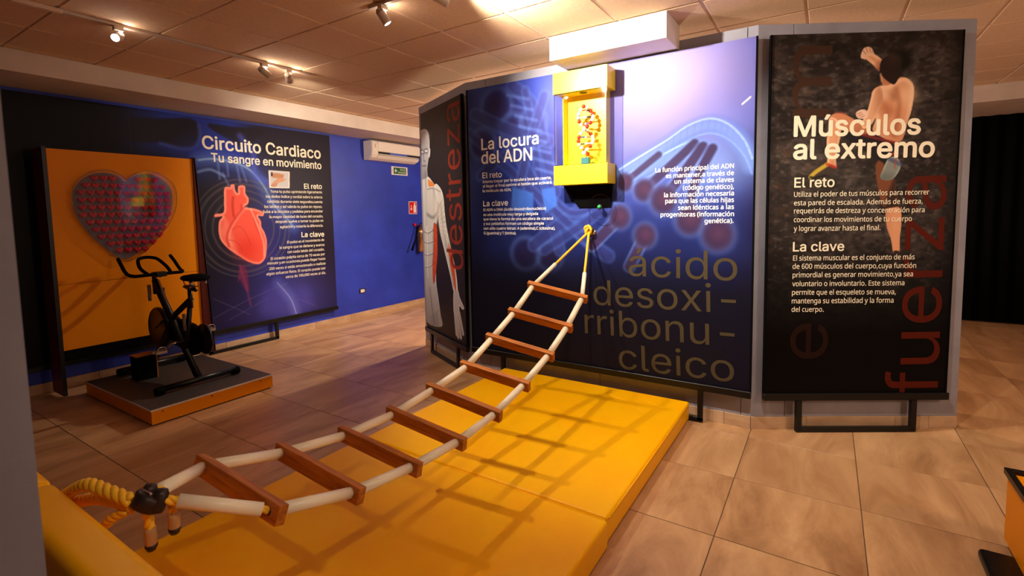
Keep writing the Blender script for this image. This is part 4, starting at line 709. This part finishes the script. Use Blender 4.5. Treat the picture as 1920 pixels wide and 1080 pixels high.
obj('bar_clamp',box(B(),-.045,.565,.985,.045,.66,1.035,.008,2),m_black,hbq)
# saddle: lofted outline
bm=B(); rings=[]
for y,w,z,t in ((-.19,.055,1.0,.018),(-.17,.105,1.01,.030),(-.12,.125,1.015,.036),(-.05,.105,1.01,.036),(.02,.060,1.003,.032),(.09,.036,1.0,.028),(.14,.026,.995,.022),(.155,.012,.99,.012)):
    rings.append([bm.verts.new((w*math.cos(a)*(1 if math.sin(a)<0 else .96),y,z+t*math.sin(a)*(1. if math.sin(a)>0 else .9))) for a in np.linspace(0,2*math.pi,17)[:-1]])
for A,C_ in zip(rings,rings[1:]):
    for k in range(16): bm.faces.new((A[k],A[(k+1)%16],C_[(k+1)%16],C_[k]))
bm.faces.new(rings[0][::-1]); bm.faces.new(rings[-1]); bmesh.ops.recalc_face_normals(bm,faces=bm.faces[:]); sd=obj('saddle',bm,m_blackm,bk,True)
for x in (-.022,.022): obj('saddle_rail',tube(B(),[(x,-.13,.985),(x,-.09,.93),(x,.03,.925),(x,.09,.98)],.005,8,4),m_chrome,sd,True)
for x in (-.06,.06): 
    bm=B(); tube(bm,[(x,-.15,.99),(x,-.155,.955)],.012,8,0); obj('saddle_spring',bm,m_chrome,sd,True)
obj('saddle_clamp',box(B(),-.03,-.03,.90,.03,.04,.94,.006,2),m_iron,sd)
# ------------------------------------------------------------------ display case with the dna model
dc=thing('display_case','yellow and clear display case mounted high on the blue poster','display case',(4.003,1.765,1.92))
obj('case_top',box(B(),-.183,-.245,.77,0,.245,.945,.002,1),m_yel,dc); obj('case_base',box(B(),-.183,-.245,0,0,.245,.165,.002,1),m_yel,dc)
obj('back_panel',box(B(),-.012,-.20,.165,0,.20,.77),m_yel,dc)
for y in (.192,-.20): obj('inner_side',box(B(),-.09,y,.165,-.012,y+.008,.77),m_yel,dc)
obj('clear_front',box(B(),-.178,-.235,.166,-.174,.235,.769),m_plexi,dc)
for y in (-.235,.231): obj('clear_side',box(B(),-.174,y,.166,-.001,y+.004,.769),m_plexi,dc)
for y in (-.235,.235): obj('clear_edge',tube(B(),[(-.176,y,.166),(-.176,y,.769)],.003,6),m_plexi_e,dc)
obj('base_strip',box(B(),-.180,-.236,.165,-.172,.236,.171),m_plexi_e,dc); obj('top_strip',box(B(),-.180,-.236,.763,-.172,.236,.769),m_plexi_e,dc)
bm=B(); lathe(bm,[(0,-.004),(.030,-.004),(.034,0),(.036,.001)],(-.10,.0,.770),(0,0,1),20); obj('case_lamp',bm,m_iron,dc)
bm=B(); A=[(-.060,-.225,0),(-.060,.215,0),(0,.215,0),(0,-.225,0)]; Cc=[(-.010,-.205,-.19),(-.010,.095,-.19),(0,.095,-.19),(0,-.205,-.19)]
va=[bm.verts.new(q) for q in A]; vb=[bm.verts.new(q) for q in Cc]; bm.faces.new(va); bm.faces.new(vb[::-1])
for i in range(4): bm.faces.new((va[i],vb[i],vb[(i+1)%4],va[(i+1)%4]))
bmesh.ops.recalc_face_normals(bm,faces=bm.faces[:]); obj('shadow_bracket',bm,m_blackm,dc)  # black support that also stands in for the case's cast shadow
dm=thing('dna_model','small red and white ball model of a double helix on a teal block','model',(3.905,1.745,2.086))
obj('base_block',box(B(),-.024,-.034,0,.024,.034,.060,.002,1),m_teal,dm); obj('stem',tube(B(),[(0,0,.06),(0,0,.085)],.005,8),m_white,dm)
msp={}; cols=[newmat('bead_red',(200,60,34),.35),newmat('bead_white',(244,240,236),.35)]; rc=[newmat('bar_blue',(90,110,200),.4),newmat('bar_dark',(40,44,50),.4),newmat('bar_orange',(214,110,60),.4),m_white]
nb=15
for s in (0,1):
    for k in range(nb):
        z=.095+.385*k/(nb-1); a=math.pi*2*k/(nb-1)+math.pi*s; y=.066*math.sin(a)*1.; x=.040*math.cos(a)
        c=(k//2+s)%2 if k%4<3 else 1
        if c not in msp: 
            bm=B(); uvsphere(bm,(0,0,0),.0175,10,7); o=obj('bead',bm,cols[c],dm,True); msp[c]=o.data
        else: o=bpy.data.objects.new('bead',msp[c]); link(o,dm)
        o.location=(x,y,z)
for k in range(1,nb-1,2):
    z=.095+.385*k/(nb-1); a=math.pi*2*k/(nb-1); y=.066*math.sin(a); x=.040*math.cos(a)
    obj('base_pair',tube(B(),[(x,y,z),(0,0,z)],.006,8),rc[k%4//2],dm); obj('base_pair',tube(B(),[(0,0,z),(-x,-y,z)],.006,8),rc[2+(k%4)//2],dm)
    bm=B(); uvsphere(bm,(0,0,z),.011,10,7); obj('bead',bm,cols[1],dm,True)
# push button on a clear disc
# 
pbn=thing('push_button','green push button on a round clear disc below the display case','button',(3.958,1.640,1.727))
bm=B(); lathe(bm,[(0,0),(.104,0),(.106,.001),(.106,.003),(.104,.004),(0,.004)],(-.012,0,0),(1,0,0),48); obj('clear_disc',bm,m_plexi,pbn)
obj('disc_edge',tube(B(),[(-.009,.105*math.cos(t),.105*math.sin(t)) for t in np.linspace(0,2*math.pi,49)[:-1]],.0022,6,0,False,True),m_plexi_e,pbn,True)
bm=B(); lathe(bm,[(0,.0),(.022,0),(.022,-.006),(.018,-.008)],(-.012,0,0),(1,0,0),24); obj('button_ring',bm,m_iron,pbn,True)
m_gb=newmat('green_button',(20,150,70),.3)
obj('standoff',tube(B(),[(-.008,0,0),(.040,0,0)],.008,10),m_iron,pbn)
bm=B(); lathe(bm,[(.016,-.004),(.016,-.016),(.010,-.022),(0,-.024)],(-.012,0,0),(1,0,0),24); obj('button_cap',bm,m_gb,pbn,True)
obj('button_wire',tube(B(),[(.036,.118,.0),(.036,.118,-.13)],.0012,5),m_plexi_e,pbn)
# ------------------------------------------------------------------ blue wall fittings
ac=thing('air_conditioner','white split air conditioner high on the blue wall','air conditioner',(6.15,6.47,2.60))
bm=B(); prof=[(0,0),(-.10,0),(-.17,.035),(-.205,.085),(-.220,.15),(-.222,.24),(-.212,.29),(-.19,.308),(0,.31)]
prism(bm,prof,-.55,.55,'yz'); bmesh.ops.bevel(bm,geom=[e for e in bm.edges if len(e.link_faces)==2 and abs(e.verts[0].co.x-e.verts[1].co.x)<1e-5],offset=.01,segments=2,affect='EDGES'); obj('body',bm,m_ac,ac)
obj('front_panel',box(B(),-.43,-.229,.135,.55,-.221,.29,.003,1),m_ac,ac)
obj('display_strip',box(B(),-.42,-.2295,.10,.54,-.2150,.130),m_black,ac); m_bs=newmat('blue_reflection',(70,96,200),.3); obj('display_reflection',box(B(),-.18,-.2305,.101,.22,-.2290,.129),m_bs,ac)  # blue patch imitates a reflection on the black strip
bm=B(); prism(bm,[(-.205,.075),(-.165,.030),(-.172,.026),(-.213,.071)],-.42,.54,'yz'); obj('louver',bm,m_ac,ac); obj('louver_gap',box(B(),-.42,-.2125,.083,.54,-.195,.0885),m_black,ac)
for x in (-.2,.06,.32): obj('louver_clip',box(B(),x-.01,-.205,.045,x+.01,-.196,.06),m_ac,ac)
obj('vent_label',box(B(),-.50,-.2235,.19,-.47,-.2215,.25),m_head,ac)
ex=thing('exit_sign','small white framed green exit sign with an arrow under the air conditioner','sign',(6.39,6.47,2.465))
m_sw=newmat('sign_white',(226,220,222),.4)
obj('frame',box(B(),-.195,-.022,-.075,.195,0,.075,.004,1),m_sw,ex); obj('sign_face',box(B(),-.150,-.0235,-.055,.150,-.0221,.055),m_green,ex)
bm=B(); prism(bm,[(-.130,0),(-.098,.038),(-.090,.030),(-.106,.010),(-.065,.010),(-.065,-.010),(-.106,-.010),(-.090,-.030),(-.098,-.038)],-.0245,-.0236,'xz'); obj('arrow',bm,m_sw,ex)
m_sg=newmat('sign_lettering',(214,232,200),.4)
lettering('lettering',[('RUTA DE',.005,.008,.128,.008,.030),('EVACUACIÓN',-.045,-.040,.132,-.040,.030)],m_sg,ex,.02,2,-.0246)
for x in (-.176,.176):
    bm=B(); lathe(bm,[(0,-.003),(.006,-.002),(.007,0)],(x,-.022,0),(0,1,0),8); obj('screw',bm,m_iron,ex)
fs=thing('extinguisher_sign','square red sign with a white arrow and extinguisher on the blue wall','sign',(6.705,6.47,1.815))
obj('sign_plate',box(B(),-.105,-.006,-.115,.105,0,.115),m_sw,fs); m_sr=newmat('sign_red',(204,20,30),.4); obj('sign_face',box(B(),-.095,-.0075,-.105,.095,-.0061,.105),m_sr,fs)
bm=B(); prism(bm,[(-.052,.05),(-.052,-.015),(-.075,-.015),(-.045,-.055),(-.015,-.015),(-.038,-.015),(-.038,.05)],-.0085,-.0076,'xz'); obj('arrow',bm,m_sw,fs)
bm=B(); prism(bm,[(.018,-.09),(.072,-.09),(.078,-.08),(.078,.03),(.066,.052),(.055,.058),(.055,.07),(.07,.078),(.068,.088),(.035,.086),(.022,.07),(.034,.068),(.034,.058),(.022,.052),(.012,.03),(.012,-.08)],-.0085,-.0076,'xz'); obj('extinguisher_symbol',bm,m_sw,fs)
fe=thing('fire_extinguisher','shiny metal fire extinguisher with a black hose hanging on the blue wall','fire extinguisher',(6.80,6.47,1.0))
bm=B(); lathe(bm,[(0,0),(.055,0),(.062,.012),(.062,.36),(.056,.40),(.035,.425),(.018,.435),(.018,.46),(0,.46)],(0,-.085,0),(0,0,1),28); obj('cylinder',bm,m_gold,fe,True)
obj('valve',box(B(),-.022,-.115,.455,.022,-.055,.50,.006,2),m_gold,fe); obj('lever',tube(B(),[(.0,-.06,.50),(-.01,-.13,.535)],.008,8),m_iron,fe)
obj('hose',tube(B(),[(-.02,-.085,.47),(-.07,-.10,.46),(-.11,-.11,.38),(-.16,-.12,.27),(-.22,-.12,.15)],.012,10,6),m_blackm,fe,True)
obj('nozzle',tube(B(),[(-.20,-.12,.19),(-.27,-.12,.04)],[.015,.024],12),m_blackm,fe,True)
bm=B(); lathe(bm,[(0,-.035),(.024,-.03),(.028,-.01),(.028,0),(0,0)],(-.085,-.02,.50),(0,1,0),16); obj('wall_bell',bm,m_red,fe,True)
obj('info_label',box(B(),.012,-.1505,.10,.052,-.148,.33),m_sw,fe); obj('wall_bracket',box(B(),-.02,-.03,.20,.02,0,.45),m_iron,fe)
for z in (.06,.345): obj('band',tube(B(),[(.0635*math.cos(t),-.085+.0635*math.sin(t),z) for t in np.linspace(0,2*math.pi,25)[:-1]],.003,6,0,False,True),m_chrome,fe,True)
ol=thing('wall_outlet','small dark and white power outlet low on the blue wall','outlet',(5.461,6.47,.445))
obj('plate',box(B(),-.062,-.008,-.04,.062,0,.04,.003,1),m_iron,ol); obj('socket_face',box(B(),-.040,-.0105,-.024,.040,-.0079,.024,.001,1),m_white,ol)
for x in (-.015,.015): obj('slot',box(B(),x-.003,-.0112,-.010,x+.003,-.0104,.010),m_blackm,ol)
# ------------------------------------------------------------------ track lighting
tr=thing('track_rail','long white lighting rail on the ceiling along the blue wall','light rail',(2.19,4.44,CEIL))
obj('rail',box(B(),-1.01,-.017,-.022,1.01,.017,-.001,.002,1),m_head,tr); obj('feed_box',box(B(),-1.16,-.02,-.03,-.90,.02,-.0005,.003,1),m_tbar,tr)
tr2=thing('track_rail','lighting rail on the ceiling running from above the camera','light rail',(2.45,1.21,CEIL))
obj('rail',box(B(),-.017,-1.52,-.022,.017,1.5,-.001,.002,1),m_head,tr2)
tr3=thing('track_rail','short unseen lighting rail added on the ceiling behind the camera','light rail',(.6,-.6,CEIL))
obj('rail',box(B(),-.5,-.017,-.022,.5,.017,-.001,.002,1),m_head,tr3)
def headobj(pv,tg,label,lit=True):
    pv=Vector(pv); d=(Vector(tg)-pv).normalized(); t=thing('track_spotlight',label,'spotlight',tuple(pv),0,'track spotlights on the ceiling')
    obj('adapter',box(B(),-.03,-.02,CEIL-.05-pv.z,.03,.02,CEIL-.0215-pv.z,.003,1),m_head,t)
    obj('stem',tube(B(),[(0,0,CEIL-.05-pv.z),(0,0,0)],.006,8),m_iron,t)
    bm=B(); lathe(bm,[(0,-.055),(.018,-.055),(.026,-.045),(.030,-.02),(.032,.055),(.029,.060),(.026,.052)],(0,0,0),d,24); hd=obj('lamp_body',bm,m_head,t,True)
    for q in (-.035,-.025,-.015): obj('cooling_ring',tube(B(),[Vector((0,0,0))+d*q+(d.orthogonal().normalized()*math.cos(a)+d.cross(d.orthogonal().normalized())*math.sin(a))*.0285 for a in np.linspace(0,2*math.pi,21)[:-1]],.0018,5,0,False,True),m_iron,hd,True)
    bm=B(); lathe(bm,[(0,.053),(.026,.053)],(0,0,0),d,24); obj('lens',bm,m_lamp if lit else m_iron,t)
LB={'fill_near_ladder':'unseen fill spotlight added on the short rail behind the viewer','lamp_figure':'spotlight seen from behind, middle one of the rail along the blue wall','lamp_mat_far':'spotlight on the rail end above the ladder, aimed at the mat','lamp_mat_near':'spotlight second from the end of the rail overhead','lamp_dna_poster':'spotlight third from the end of the rail overhead','lamp_near_floor':'spotlight fourth from the end of the rail overhead','lamp_heart_poster':'lit spotlight at the far end of the rail by the heart poster','lamp_bike':'glowing spotlight at the left of the rail, lens facing the camera'}
for n,pv,tg,pw,an,bl in HEADS: headobj(pv,tg,LB[n])
